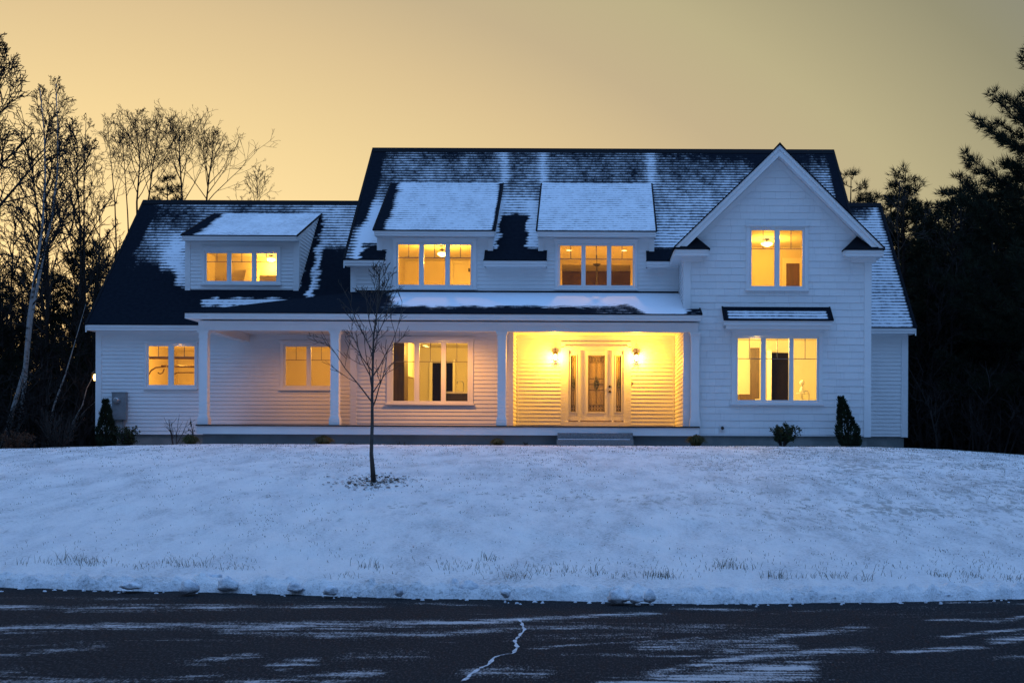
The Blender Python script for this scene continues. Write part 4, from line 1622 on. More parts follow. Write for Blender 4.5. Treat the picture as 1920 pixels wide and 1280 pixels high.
ch = thing('chandelier', 'dark chandelier rod hanging in the stair hall behind the right upper window', 'chandelier', (x, y, z))
q = MB()
zc_ = ZP(1119, 498, 35.6)
q.tube([(x, y, zc_), (x, y, 5.2)], .016, 6)
q.lathe((x, y, zc_), [(0, .045), (.12, .045), (.11, .02), (.03, -.03), (0, -.03)], 14)
q.tube([(x, y, zc_ + .04), (x, y, z)], .008, 5)
q.build('rod', M['black'], ch)
q = MB()
for i in range(5):
    a = i * 2 * math.pi / 5
    q.tube([(x, y, 5.25), (x + .15 * math.cos(a), y + .15 * math.sin(a), 5.18), (x + .28 * math.cos(a), y + .28 * math.sin(a), 5.32)], .012, 5)
q.build('arm', M['black'], ch)
# gable bedroom
cg = 7.22
bed = room(3.06, 6.30, YG + fi, 35.6, 4.75, cg, front=[oU])
x, y = at_ceil(1438, 448, cg)
ceil_lamp(x, y, cg, 135, 'round ceiling lamp glowing in the upper gable window')
q = MB()
dxa, dxb = XP(1474, 35.55, 510), XP(1499, 35.55, 510)
q.box(dxa, dxb, 35.54, 35.57, 4.76, ZP(1487, 494, 35.55))
q.build('interior_door', M['wood'], bed, off=(0, 0, 0))
q = MB()
q.box(dxa - .12, dxa - .002, 35.52, 35.58, 4.76, ZP(1487, 484, 35.55))
q.box(dxb + .002, dxb + .12, 35.52, 35.58, 4.76, ZP(1487, 484, 35.55))
q.box(dxa - .001, dxb + .001, 35.52, 35.58, ZP(1487, 494, 35.55) + .002, ZP(1487, 484, 35.55))
q.build('door_casing', M['white'], bed, off=(0, 0, 0))
# bathroom below
cb = 4.5
bath = room(2.45, 6.95, YG + fi, 35.3, 2.0, cb, front=[oL])
light((4.3, 33.0, cb - .35), 330, .15, col=(1, .62, .15), parent=bath)
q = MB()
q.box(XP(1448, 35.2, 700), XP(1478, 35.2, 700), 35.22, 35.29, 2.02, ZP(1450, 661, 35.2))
parts(q, 'doorway', 'painted_dark', bath, .02, (0, 0, 0))  # solid slab, the dark of the room beyond painted on
q = MB()
q.box(XP(1407, 35.2, 700), XP(1424, 35.2, 700), 35.22, 35.29, 2.02, ZP(1450, 652, 35.2))
parts(q, 'tall_cupboard', 'wood', bath, .02, (0, 0, 0))
q = MB()
q.box(XP(1438, 34.6, 700), XP(1446, 34.6, 700), 34.55, 35.2, 2.02, ZP(1450, 657, 34.6))
q.build('interior_door', M['white'], bath, off=(0, 0, 0))
q = MB()
q.box(XP(1386, 33.5, 700), XP(1406, 33.5, 700), 33.4, 34.2, 2.02, ZP(1395, 739, 33.5))
tag(part(q, 'vanity', 'wood', bath), None)
bath.children[-1].location = (0, 0, 0)
q = MB()
tx0, tx1, ty = XP(1418, 32.4, 745), XP(1534, 32.4, 745), 32.55
n_ = 28
tub = thing('bathtub', 'white freestanding bathtub rim behind the tall ground-floor gable window', 'bathtub', ((tx0 + tx1) / 2, ty, 2.0))
for hz_, k_ in ((2.0, .78), (2.3, .9), (2.62, 1.0), (2.66, 1.03), (2.66, .95), (2.4, .85)):
    for i in range(n_):
        a = i * 2 * math.pi / n_
        rise = .07 * math.cos(a) ** 2 if hz_ > 2.6 else 0
        q.v.append(((tx0 + tx1) / 2 + (tx1 - tx0) / 2 * k_ * math.cos(a), ty + .42 * k_ * math.sin(a), hz_ + rise))
for j in range(5):
    for i in range(n_):
        q.f.append((j * n_ + i, j * n_ + (i + 1) % n_, (j + 1) * n_ + (i + 1) % n_, (j + 1) * n_ + i))
q.f.append(tuple(5 * n_ + i for i in range(n_)))
q.build('basin', M['white'], tub, smooth=True)
q = MB()
fx, fy = XP(1517, 32.2, 740), 32.2
q.tube([(fx, fy, 2.0), (fx, fy, 2.86), (fx - .04, fy, 2.93), (fx - .12, fy, 2.92), (fx - .14, fy, 2.86)], .014, 6)
tag(q.build('tub_faucet', M['metal'], smooth=True), 'slender floor-standing faucet beside the bathtub', 'faucet')
q = MB()
bx_, bz_ = XP(1504, 33.1, 730), ZP(1504, 737, 33.1)
q.lathe((bx_, 33.1, 2.0), [(.03, 0), (.03, bz_ - 2.0)], 8)
q.lathe((bx_, 33.1, bz_), [(.16, -.02), (.16, 0), (.0, 0)], 12)
q.build
st_ = thing('side_table', 'small pale stand carrying a vase beside the bathtub', 'table', (bx_, 33.1, 2.0))
q.build('stand', M['white'], st_)
q = MB()
q.lathe((bx_, 33.1, bz_ + .001), [(.0, 0), (.06, 0), (.08, .08), (.03, .16), (.025, .2), (.05, .22)], 12)
q.lathe((bx_, 33.1, bz_ + .22), [(.02, 0), (.08, .05), (.06, .11), (0, .14)], 8)
tag(q.build('vase', M['white'], smooth=True), 'white vase standing on the small stand in the bathroom', 'vase')
# kitchen
ck = 4.5
kit = room(XL + .15, RX0 - .15, YK + fi, 38.6, 2.0, ck, front=[oK])
q = MB()
q.box(XP(738, 34.6, 700), XP(762, 34.6, 700), 34.2, 34.9, 2.02, ck - .01)
tag(q.build('pantry_cabinet', M['wood']), 'tall brown cabinet at the left side of the kitchen window', 'cabinet')
q = MB()
q.box(XP(765, 36.5, 660), XP(775, 36.5, 660), 35.2, 37.0, ZP(770, 708, 36.5), ck - .05)
tag(q.build('wall_cabinet', M['white']), 'pale kitchen wall cabinet hung behind the tall brown cabinet', 'cabinet')
q = MB()
q.box(XP(838, 34.7, 740), XP(878, 34.7, 740) + .3, 34.5, 35.2, 2.02, ZP(855, 738, 34.6))
isl = thing('kitchen_island', 'dark kitchen island with a white worktop at the right of the kitchen window', 'kitchen island', (XP(858, 34.7, 740), 34.8, 2.0))
q.build('base_cabinet', M['darkwood'], isl)
q = MB()
q.box(XP(837, 34.6, 740), XP(880, 34.7, 740) + .32, 34.45, 35.25, ZP(855, 738, 34.6) + .001, ZP(855, 734, 34.6))
q.build('worktop', M['white'], isl)
q = MB()
fx, fz = XP(869, 34.9, 720), ZP(855, 734, 34.6)
q.tube([(fx, 34.9, fz), (fx, 34.9, fz + .24), (fx - .03, 34.9, fz + .30), (fx - .10, 34.9, fz + .33), (fx - .17, 34.9, fz + .30), (fx - .19, 34.9, fz + .23)], .014, 6)
tag(q.build('kitchen_faucet', M['metal'], smooth=True), 'arched metal faucet standing on the kitchen island', 'faucet')
q = MB()
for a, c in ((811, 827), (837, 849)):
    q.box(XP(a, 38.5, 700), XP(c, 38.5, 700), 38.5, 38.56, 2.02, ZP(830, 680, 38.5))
parts(q, 'doorway', 'painted_dark', kit, .02, (0, 0, 0))  # slabs on the back wall, darkness of the openings painted on
q = MB()
q.box(XP(805, 38.5, 700), XP(811, 38.5, 700) - .002, 38.46, 38.57, 2.02, ZP(830, 674, 38.5))
q.box(XP(827, 38.5, 700) + .002, XP(837, 38.5, 700) - .002, 38.46, 38.57, 2.02, ZP(830, 674, 38.5))
q.box(XP(849, 38.5, 700) + .002, XP(854, 38.5, 700), 38.46, 38.57, 2.02, ZP(830, 674, 38.5))
q.build('door_casing', M['white'], kit, off=(0, 0, 0))
for px, py, lb in ((797, 647, 'left recessed light in the kitchen ceiling'), (811, 655, 'right recessed light in the kitchen ceiling')):
    x, y = at_ceil(px, py, ck)
    y = min(y, 38.0)
    o = thing('recessed_light', lb, 'lamp', (x, y, ck))
    q = MB()
    q.lathe((x, y, ck), [(.10, -.002), (.10, -.012), (.08, -.016)], 16)
    q.build('trim_ring', M['white'], o)
    q = MB()
    q.lathe((x, y, ck - .012), [(.08, 0), (.05, -.008), (0, -.012)], 16)
    q.build('lens', M['bulb'], o)
light((-4.4, 35.6, ck - .3), 210, .15, col=(1, .54, .09), parent=kit)
# garage rooms
ggr = room(GLX + .1, -10.4, YW + fi, 41.5, 2.0, 4.55, front=[oG])
light((-12.6, 37.4, 4.1), 235, .15, col=(1, .46, .065), parent=ggr)
mud = room(-10.3, XL - .1, YW + fi, 39.0, 2.0, 4.55, front=[oPw])
light((-7.6, 36.2, 4.3), 120, .15, col=(1, .46, .075), parent=mud)
q = MB()
yt = 36.6
q.box(XP(270, yt, 690), XP(375, yt, 690), yt, yt + .06, ZP(320, 673, yt), ZP(320, 668.5, yt))
q.tube([(XP(296, yt, 685), yt + .3, ZP(320, 685, yt)), (XP(372, yt, 685), yt + .3, ZP(320, 686, yt))], .035, 6)
q.tube([(XP(279, yt, 705), yt, ZP(320, 702, yt)), (XP(284, yt, 705), yt, ZP(320, 694, yt)), (XP(292, yt, 690), yt, ZP(320, 689, yt)), (XP(312, yt, 690), yt, ZP(320, 687, yt))], .022, 6)
q.tube([(XP(326, yt, 705), yt, ZP(320, 702, yt)), (XP(332, yt, 705), yt, ZP(320, 698.5, yt)), (XP(372, yt, 690), yt, ZP(320, 698, yt))], .02, 6)
q.tube([(XP(296, yt, 700), yt, ZP(320, 698, yt)), (XP(300, yt, 700), yt, ZP(320, 701, yt)), (XP(305, yt, 700), yt, ZP(320, 699, yt)), (XP(308, yt, 700), yt, ZP(320, 691, yt))], .018, 6)
tag(q.build('garage_door_track', M['wood'], smooth=False), 'overhead door rails and curved tracks seen through the leftmost garage window', 'door track')
# garage dormer room
cd = 7.30
gdr = room(GD[0] + .04, GD[1] - .04, YDM + fi, 38.35, 5.75, cd, front=[oDm])
x, y = at_ceil(508, 497, cd - .12)
y = min(y, 38.0)
x = XP(508, y, 497)
ceil_lamp(x, y, cd, 95, 'round ceiling lamp glowing in the garage dormer window', .15)
q = MB()
q.xprism([(37.3, 5.76), (38.3, 5.76), (38.3, 6.9), (38.2, 6.9)], XP(452, 37.6, 510), XP(476, 37.6, 510))
q.build('knee_wall', M['cream'], gdr, off=(0, 0, 0))
q = MB()
q.box(XP(488, 37.6, 520), GD[1] - .05, 37.5, 38.3, 5.76, ZP(500, 517, 37.6))
q.build('low_cupboard', M['cream'], gdr, off=(0, 0, 0))

# lights recessed in the porch ceiling in front of the kitchen
for xx, yy_, pw_ in ((-4.0, 32.0, 300), (-8.0, 33.0, 150)):
    ld = bpy.data.lights.new('porch_downlight', 'SPOT')
    ld.energy, ld.color, ld.spot_size, ld.spot_blend, ld.shadow_soft_size = pw_, (1, .40, .07), R(172), .75, .06
    o = bpy.data.objects.new('porch_downlight', ld)
    COL.objects.link(o)
    o.location = (xx, yy_, Z_CEIL - .03)

# granite steps ------------------------------------------------------
st = thing('front_steps', 'two grey granite steps up to the porch in front of the lit door', 'steps', (XP(1116, 30.6, 825), 30.6, GZ))
q = MB()
s0, s1 = XP(1045, 30.6, 820), XP(1187, 30.6, 820)
z1_, z2_ = ZP(1116, 811, 30.75), ZP(1116, 823.5, 30.4)
q.box(s0, s1, 30.75, 31.105, z2_ + .001, z1_)
q.build('step', M['granite'], st)
q = MB()
q.box(s0 - .01, s1 + .01, 30.4, 31.1, GZ - .2, z2_)
q.build('step', M['granite'], st)
q = MB()
for i in range(60):
    for (yy, zz, a, c) in ((30.752, z1_, s0 + .03, s1 - .35), (30.402, z2_, s0 + .02, s1 - .08)):
        xa_ = a + (c - a) * i / 60
        xb_ = a + (c - a) * (i + 1) / 60
        q.quad((xa_, yy - .004, zz - .006), (xb_, yy - .004, zz - .006), (xb_, yy + .02, zz + .012), (xa_, yy + .02, zz + .012))
        q.quad((xa_, yy + .02, zz + .012), (xb_, yy + .02, zz + .012), (xb_, yy + .30, zz + .006), (xa_, yy + .30, zz + .006))
q.build('snow_cover', M['bank'], st)


# lanterns -----------------------------------------------------------
def lantern(x, y, z, label, s=1.0, fx=0, fy=-1, power=40, group='lanterns beside the front door'):
    o = thing('wall_lantern', label, 'lantern', (x, y, z), group)
    px_, py_ = x + fx * .15 * s, y + fy * .15 * s
    q = MB()
    q.box(min(x, x + fx * .02) - (.05 * s if fy else 0), max(x, x + fx * .02) + (.05 * s if fy else 0),
          min(y, y + fy * .02) - (.05 * s if fx else 0), max(y, y + fy * .02) + (.05 * s if fx else 0), z - .10 * s, z + .16 * s)
    q.tube([(x, y, z + .10 * s), (x + fx * .06 * s, y + fy * .06 * s, z + .19 * s), (px_, py_, z + .20 * s)], .010 * s, 6)
    q.build('bracket', M['bronze'], o)
    q = MB()
    q.lathe((px_, py_, z), [(.015 * s, .30 * s), (.012 * s, .22 * s), (.03 * s, .20 * s), (.10 * s, .13 * s), (.105 * s, .118 * s), (.0, .118 * s)], 8)
    q.lathe((px_, py_, z), [(.0, -.11 * s), (.065 * s, -.11 * s), (.07 * s, -.125 * s), (.02 * s, -.15 * s), (0, -.17 * s)], 8)
    for i in range(4):
        a = math.pi / 4 + i * math.pi / 2
        q.tube([(px_ + .065 * s * math.cos(a), py_ + .065 * s * math.sin(a), z - .11 * s), (px_ + .09 * s * math.cos(a), py_ + .09 * s * math.sin(a), z + .12 * s)], .006 * s, 4)
    q.build('lantern_frame', M['bronze'], o)
    q = MB()
    q.lathe((px_, py_, z), [(.03 * s, -.10 * s), (.045 * s, -.06 * s), (.05 * s, .02 * s), (.04 * s, .08 * s), (.0, .10 * s)], 12)
    q.build('bulb', M['lantern' if power > 20 else 'bulb'], o, smooth=True)
    light((px_ + fx * .13, py_ + fy * .13, z), power, .06, col=(1, .43, .028), parent=o)


lantern(XP(1041.5, YD, 667), YD - .021, ZP(1041, 670, YD), 'lit bronze lantern on the porch wall left of the front door', .8, power=195)
lantern(XP(1193, YD, 667), YD - .021, ZP(1193, 671, YD), 'lit bronze lantern on the porch wall right of the front door', .8, power=195)
lantern(GLX - .02, YW + .25, ZP(180, 707, YW + .25), 'small lit lantern on the far left corner of the garage wing', .95, -1, 0, 4, None)

# electric meter -----------------------------------------------------
mx0, mx1 = XP(214, YW, 760), XP(240, YW, 760)
mt = thing('electric_meter', 'grey electric meter box on the white wall left of the garage window', 'meter box', ((mx0 + mx1) / 2, YW - .1, ZP(227, 787, YW)))
q = MB()
q.box(mx0, mx1, YW - .17, YW - .021, ZP(227, 787, YW), ZP(227, 737, YW))
q.box(mx0 - .01, mx1 + .01, YW - .18, YW - .171, ZP(227, 787, YW) + .01, ZP(227, 761, YW))
q.box(mx0 - .008, mx1 + .008, YW - .178, YW - .021, ZP(227, 737, YW), ZP(227, 735, YW))
q.build('box', M['meter'], mt)
q = MB()
mxc, mzc = XP(223.5, YW, 751), ZP(223.5, 751, YW)
q.tube([(mxc, YW - .17, mzc), (mxc, YW - .20, mzc)], .10, 20)
q.tube([(mxc, YW - .20, mzc), (mxc, YW - .26, mzc), (mxc, YW - .28, mzc)], [.08, .08, .06], 20)
q.build('meter_dial', M['metal'], mt, smooth=False)
q = MB()
for a in (mx0 + .07, mx1 - .1):
    q.tube([(a, YW - .08, ZP(227, 787, YW)), (a, YW - .08, 1.2)], .035, 8)
parts(q, 'conduit', 'meter', mt, .02)
# vent on the gable wall
vx, vz = XP(1354, YG, 802), ZP(1354, 802, YG)
vt = thing('wall_vent', 'small white vent with a dark flap low on the gable wall', 'vent', (vx, YG - .02, vz))
q = MB()
q.box(vx - .07, vx + .07, YG - .05, YG - .021, vz - .08, vz + .08)
q.build('plate', M['trim'], vt)
q = MB()
q.tube([(vx, YG - .0505, vz), (vx, YG - .11, vz - .005)], .042, 14)
q.build('pipe', M['black'], vt)

# ------------------------------------------------------------------ vegetation
def grow(rng, p, d, ln, n, wob, up):
    """a wandering limb"""
    pts = [Vector(p)]
    d = Vector(d).normalized()
    for i in range(n):
        d = d + Vector((rng.gauss(0, wob), rng.gauss(0, wob), rng.gauss(0, wob) + up))
        d.normalize()
        pts.append(pts[-1] + d * (ln / n))
    return pts


def side_dir(rng, d, ang, az=None):
    d = Vector(d).normalized()
    u = d.orthogonal().normalized()
    v = d.cross(u)
    a = rng.uniform(0, 2 * math.pi) if az is None else az
    return d * math.cos(ang) + (u * math.cos(a) + v * math.sin(a)) * math.sin(ang)


def limbs(rng, mbs, pts, r, lvl, maxlvl, dens, rmin, scale, ang=(.5, .95), up=.05):
    """children along a limb; mbs[0] takes the big limbs, mbs[1] the twigs"""
    ln = sum((b_ - a_).length for a_, b_ in zip(pts, pts[1:]))
    n = max(2, int(dens[lvl] * rng.uniform(.8, 1.2)))
    for i in range(n):
        t = .22 + .78 * (i + rng.random()) / n
        k = min(int(t * (len(pts) - 1)), len(pts) - 2)
        f_ = t * (len(pts) - 1) - k
        p = pts[k].lerp(pts[k + 1], f_)
        d = pts[k + 1] - pts[k]
        L2 = ln * scale * (1.15 - .65 * t) * rng.uniform(.7, 1.2)
        rr = max(rmin, r * (1 - t * .7) * .55)
        q = grow(rng, p, side_dir(rng, d, rng.uniform(*ang)), L2, 4 if lvl < 2 else 3, .12, up)
        rads = [max(rmin, rr * (1 - .75 * j / (len(q) - 1))) for j in range(len(q))]
        rads[-1] = rmin * .6
        mbs[1 if lvl > 0 else 0].tube(q, rads, 5 if lvl < 1 else 3, cap=False)
        if lvl + 1 < maxlvl: limbs(rng, mbs, q, rr, lvl + 1, maxlvl, dens, rmin, scale, ang, up)


def path_tree(path, Y, r0, label, seed, nb=14, bl_=.30, first=.3, dens=(7, 6, 4), lv=3, bark='barkdark', rmin=.010, group=None, ang=(.45, .8), up=.10,
              name='bare_tree', cat='tree', depth=.0, root=None, sc=.60):
    """a leafless tree whose trunk follows a line of (pixel, pixel) points at distance Y"""
    rng = random.Random(seed)
    pts = []
    for i, (px, py) in enumerate(path):
        x, z = P(px, py, Y)
        pts.append(Vector((x, Y + depth * i / len(path) + (rng.uniform(-.12, .12) if 0 < i else 0), z)))
    if root is not None: pts[0] = Vector(root)
    o = thing(name, label, cat, pts[0], group)
    ln = sum((b_ - a_).length for a_, b_ in zip(pts, pts[1:]))
    n = len(pts)
    rad = [r0 * (1 - .86 * (i / (n - 1)) ** .8) for i in range(n)]
    rad[0] *= 1.25
    tk, cw = MB(), MB()
    tk.tube(pts, rad, 8)
    for i in range(nb):
        t = first + (1 - first) * (i + rng.random() * .8) / nb
        t = min(t, .995)
        k = min(int(t * (n - 1)), n - 2)
        p = pts[k].lerp(pts[k + 1], t * (n - 1) - k)
        d = pts[k + 1] - pts[k]
        L2 = ln * bl_ * (1.12 - .95 * (t - first) / (1 - first)) * rng.uniform(.65, 1.2)
        rr = max(rmin, rad[k] * .5)
        q = grow(rng, p, side_dir(rng, d, rng.uniform(*ang), i * 2.4 + rng.uniform(-.5, .5)), L2, 6, .10, up)
        rads = [max(rmin, rr * (1 - .8 * j / 6)) for j in range(7)]
        rads[-1] = rmin * .6
        (tk if rr > .022 and bark != 'birch' else cw).tube(q, rads, 5, cap=False)
        limbs(rng, [cw, cw], q, rr, 0, lv, dens, rmin, sc, up=up * .5)
    tk.build('trunk', M[bark], o, smooth=True)
    cw.build('crown', M[bark if bark != 'birch' else 'barkdark'], o)
    return o


def clump(mb, rng, p, d, size, n, wid=.012):
    d = Vector(d).normalized()
    for i in range(n):
        q = Vector((rng.gauss(0, 1), rng.gauss(0, 1), rng.gauss(0, 1))).normalized()
        e_ = (d * .8 + q * .9).normalized()
        s_ = p + q * size * .15
        tip = s_ + e_ * size * rng.uniform(.7, 1.15)
        u = e_.cross(Vector((rng.gauss(0, 1), rng.gauss(0, 1), rng.gauss(0, 1)))).normalized() * wid
        mb.quad(s_ - u, s_ + u, tip)


def pine_meshes(seed, Ht, width, r0, whorls=22, per=5, first=.12, nclump=9, size=.22, cn=13):
    """an uneven white pine: trunk with limbs, crown of needle clumps; returns two meshes"""
    rng = random.Random(seed)
    tk, cw = MB(), MB()
    n = 9
    pts = [Vector((rng.gauss(0, .03) * (i > 0), rng.gauss(0, .03) * (i > 0), Ht * i / (n - 1))) for i in range(n)]
    tk.tube(pts, [r0 * (1 - .92 * i / (n - 1)) for i in range(n)], 7)
    for wv in range(whorls):
        t = first + (1 - first) * (wv + .5) / whorls
        z = Ht * t
        ww = width * (min(1, (1 - t) * 1.55) ** .8) * (.55 + .45 * min(1, (t - first) * 4 + .3))
        for k in range(per):
            if rng.random() < .14: continue
            a = rng.uniform(0, 2 * math.pi)
            ln = ww * rng.uniform(.45, 1.2) + .2
            q = grow(rng, (0, 0, z + rng.uniform(-.15, .15)), (math.cos(a), math.sin(a), rng.uniform(.05, .35)), ln, 6, .06, .10 if t > .3 else .03)
            tk.tube(q, [max(.008, r0 * .3 * (1 - t * .6) * (1 - .85 * j / 6)) for j in range(7)], 4, cap=False)
            m_ = max(3, int(nclump * ln / 1.5))
            for c_ in range(m_):
                s_ = .30 + .70 * (c_ + rng.random()) / m_
                kk = min(int(s_ * 6), 5)
                p = q[kk].lerp(q[kk + 1], s_ * 6 - kk)
                d = q[kk + 1] - q[kk]
                lat = side_dir(rng, d, rng.uniform(.3, 1.1))
                lat.z = abs(lat.z) * .6
                off = lat * rng.uniform(0, .38) * (1.1 - s_ * .5)
                if off.length > .12: tk.tube([p, p + off], [.008, .005], 3, cap=False)
                clump(cw, rng, p + off, d + lat * .5 + Vector((0, 0, .45)), size * rng.uniform(.75, 1.2), cn)
            clump(cw, rng, q[-1], q[-1] - q[-2], size, cn)
    clump(cw, rng, pts[-1], (0, 0, 1), size * 1.3, cn * 2)
    return tk, cw


PINES = []
for sd, ht, wd_, r_ in ((11, 10, 1.9, .15), (12, 10, 2.4, .16), (13, 10, 2.1, .14)):
    PINES.append(pine_meshes(sd, ht, wd_, r_, nclump=17))
PMESH = []


def place_pine(v, px, Y, top, label, group=None, rz=0, wid=1.0, base=None):
    x = XP(px, Y)
    bz = (crest_z(max(-30, min(24, x))) - .3) if base is None else base
    ht = ZP(px, top, Y) - bz
    o = thing('pine_tree', label, 'tree', (x, Y, bz), group)
    while len(PMESH) <= v: PMESH.append(None)
    if PMESH[v] is None:
        a = PINES[v][0].build('trunk', M['barkdark'], o, off=(0, 0, 0))
        c = PINES[v][1].build('crown', M['needle'], o, off=(0, 0, 0))
        PMESH[v] = (a.data, c.data)
    else:
        for nm, me in zip(('trunk', 'crown'), PMESH[v]):
            c = bpy.data.objects.new(nm, me)
            COL.objects.link(c)
            c.parent = o
    s_ = ht / 10
    o.scale = (s_ * wid, s_ * wid, s_)
    o.rotation_euler = (0, 0, rz)
    return o


# the big pine at the right edge of the photograph
tkb, cwb = pine_meshes(31, 12.8, 3.9, .2, whorls=28, per=8, nclump=24, size=.24, cn=14, first=.10)
xb_, Yb_ = XP(1978, 36), 36
o = thing('pine_tree', 'tallest dark pine at the right edge with upswept branches against the sky', 'tree', (xb_, Yb_, 1.0))
tkb.build('trunk', M['barkdark'], o, off=(0, 0, 0))
cwb.build('crown', M['needle'], o, off=(0, 0, 0))

place_pine(0, 1692, 44, 322, 'pointed pine standing just behind the right end of the low wing roof', None, .4, 1.1)
place_pine(1, 1596, 54, 326, 'pine tip peeping over the right edge of the main roof', None, 1.9, .9)
place_pine(2, 1632, 50, 372, 'low pine top showing above the ridge of the right wing', None, 2.9, .8)
place_pine(1, 1800, 43, 332, 'bushy pine between the pointed pine and the tallest pine on the right', None, 3.3, 1.05)
gpR = 'dark pines massed right of the house'
lbR = 'dark pine in the dense stand right of the house'
for i, (px, Y, top, v, wd_) in enumerate([(1752, 46, 400, 2, 1.1), (1850, 47, 372, 0, 1.1), (1905, 50, 310, 1, 1.5), (1935, 44, 292, 0, 1.55), (1868, 45, 352, 2, 1.4), (1742, 40.5, 470, 0, 1.25), (1790, 41, 455, 2, 1.3), (1842, 41.5, 480, 1, 1.2),
                                          (1722, 42, 520, 1, 1.1), (1885, 43, 500, 2, 1.2), (1925, 42, 480, 0, 1.2), (1765, 50, 430, 1, 1.2), (1820, 52, 420, 2, 1.2), (1715, 52, 440, 2, 1.1), (1975, 46, 330, 2, 1.6), (1668, 50, 372, 1, 1.2), (1718, 50, 390, 0, 1.4), (1758, 47, 385, 1, 1.4), (1782, 49, 362, 2, 1.4), (1828, 49, 350, 0, 1.5), (1690, 56, 360, 2, 1.3), (2040, 42, 260, 0, 1.2)]):
    place_pine(v, px, Y, top, lbR, gpR, i * 1.7, wd_)
place_pine(1, 152, 44, 440, 'round dark evergreen among the bare trees left of the house', None, .7, 1.25)
place_pine(2, 182, 47, 462, 'evergreen close to the left rake of the garage roof', None, 1.7, 1.1)
place_pine(0, 312, 60, 336, 'evergreen tip rising behind the garage roof ridge', None, 2.2, 1.0)
gpL = 'evergreens in the woods left of the house'
lbL = 'dark evergreen half hidden in the woods left of the house'
for i, (px, Y, top, v, wd_) in enumerate([(40, 46, 500, 0, 1.2), (98, 45, 520, 2, 1.2), (-40, 44, 480, 1, 1.2), (10, 52, 560, 1, 1.2), (130, 52, 570, 0, 1.2), (70, 40, 640, 2, 1.3), (165, 40, 650, 1, 1.2), (20, 40, 660, 0, 1.3), (120, 41, 640, 1, 1.3)]):
    place_pine(v, px, Y, top, lbL, gpL, i * 2.1, wd_)

# bare trees, left
path_tree([(-70, 850), (-66, 620), (-60, 480), (-48, 360), (-40, 260), (-30, 170), (-20, 95)], 34, .17, 'big spreading bare tree at the left edge with a heavy low limb', 1, nb=22, bl_=.27, first=.36, dens=(8, 6, 3), lv=3, rmin=.010, ang=(.6, 1.1), up=.06)
path_tree([(6, 840), (22, 765), (44, 690), (57, 600), (68, 520), (77, 430), (83, 330), (82, 250), (76, 165)], 36, .085, 'leaning white-barked birch at the far left', 2, nb=22, bl_=.21, first=.40, bark='birch', dens=(6, 4, 2), rmin=.0065)
path_tree([(34, 842), (48, 720), (58, 600), (80, 490), (98, 400), (107, 320), (111, 240), (108, 160)], 37.5, .075, 'second pale birch leaning beside the white-barked one', 3, nb=22, bl_=.21, first=.42, bark='birch', dens=(6, 4, 2), rmin=.0065)
path_tree([(158, 850), (162, 640), (160, 480), (158, 340), (163, 235)], 42, .07, 'slim bare tree left of the garage rake, twigs fanning out', 4, nb=20, bl_=.18, first=.45, dens=(6, 4, 2), rmin=.007)
path_tree([(196, 850), (206, 600), (217, 470), (214, 380), (206, 300), (200, 235)], 44, .05, 'thin bare sapling just left of the garage roof peak', 5, nb=9, bl_=.2, first=.55, dens=(5, 4, 3), rmin=.0065)
path_tree([(236, 850), (242, 500), (238, 400), (234, 320), (231, 265)], 50, .05, 'thin bare tree touching the left end of the garage ridge', 6, nb=8, bl_=.16, first=.6, dens=(5, 4, 3), rmin=.007)
path_tree([(262, 850), (260, 520), (258, 380), (262, 300), (254, 222)], 50, .075, 'bare tree with two tall leaders behind the garage ridge', 7, nb=16, bl_=.19, first=.5, dens=(6, 4, 2), rmin=.007)
path_tree([(288, 850), (280, 520), (276, 380), (290, 300), (300, 232)], 54, .075, 'bare tree forking wide behind the left part of the garage ridge', 8, nb=16, bl_=.19, first=.5, dens=(6, 4, 2), rmin=.007)
path_tree([(345, 850), (346, 560), (344, 400), (339, 310), (334, 238)], 52, .085, 'bare tree with a vase-shaped crown behind the garage dormer', 9, nb=16, bl_=.21, first=.55, dens=(6, 4, 2), rmin=.007)
path_tree([(384, 850), (385, 560), (385, 400), (392, 330), (402, 265)], 53, .085, 'bare tree right of the vase-shaped one behind the garage', 10, nb=16, bl_=.20, first=.55, dens=(6, 4, 2), rmin=.007)
path_tree([(478, 850), (478, 560), (479, 420), (484, 328)], 60, .06, 'short bare tree top behind the right half of the garage ridge', 12, nb=9, bl_=.18, first=.6, dens=(5, 4, 3), rmin=.008)
path_tree([(828, 850), (828, 560), (830, 400), (830, 300)], 64, .07, 'bare twigs showing above the main roof ridge', 13, nb=10, bl_=.12, first=.75, dens=(4, 3, 2), rmin=.009)
# leaning birches low at the left
path_tree([(84, 850), (104, 760), (122, 700), (140, 640), (158, 570)], 37, .045, 'slender birch leaning right, left of the evergreen bush', 14, nb=6, bl_=.16, first=.6, bark='birch', dens=(4, 3, 2), rmin=.008)
path_tree([(136, 795), (152, 758), (166, 728), (181, 690)], 35.8, .028, 'short pale birch stem slanting up to the corner lantern', 15, nb=3, bl_=.12, first=.7, bark='birch', dens=(3, 2, 2), lv=1, rmin=.006)
path_tree([(146, 788), (160, 770), (174, 757), (190, 744)], 36.2, .022, 'low pale birch stem slanting behind the dark arborvitae', 16, nb=2, bl_=.12, first=.7, bark='birch', dens=(3, 2, 2), lv=1, rmin=.006)
# right side
path_tree([(1690, 850), (1688, 640), (1686, 480), (1684, 410), (1687, 340)], 41, .055, 'pale slim bare trunk in front of the pointed pine', 17, nb=10, bl_=.16, first=.5, bark='bark', dens=(5, 4, 3), rmin=.008)

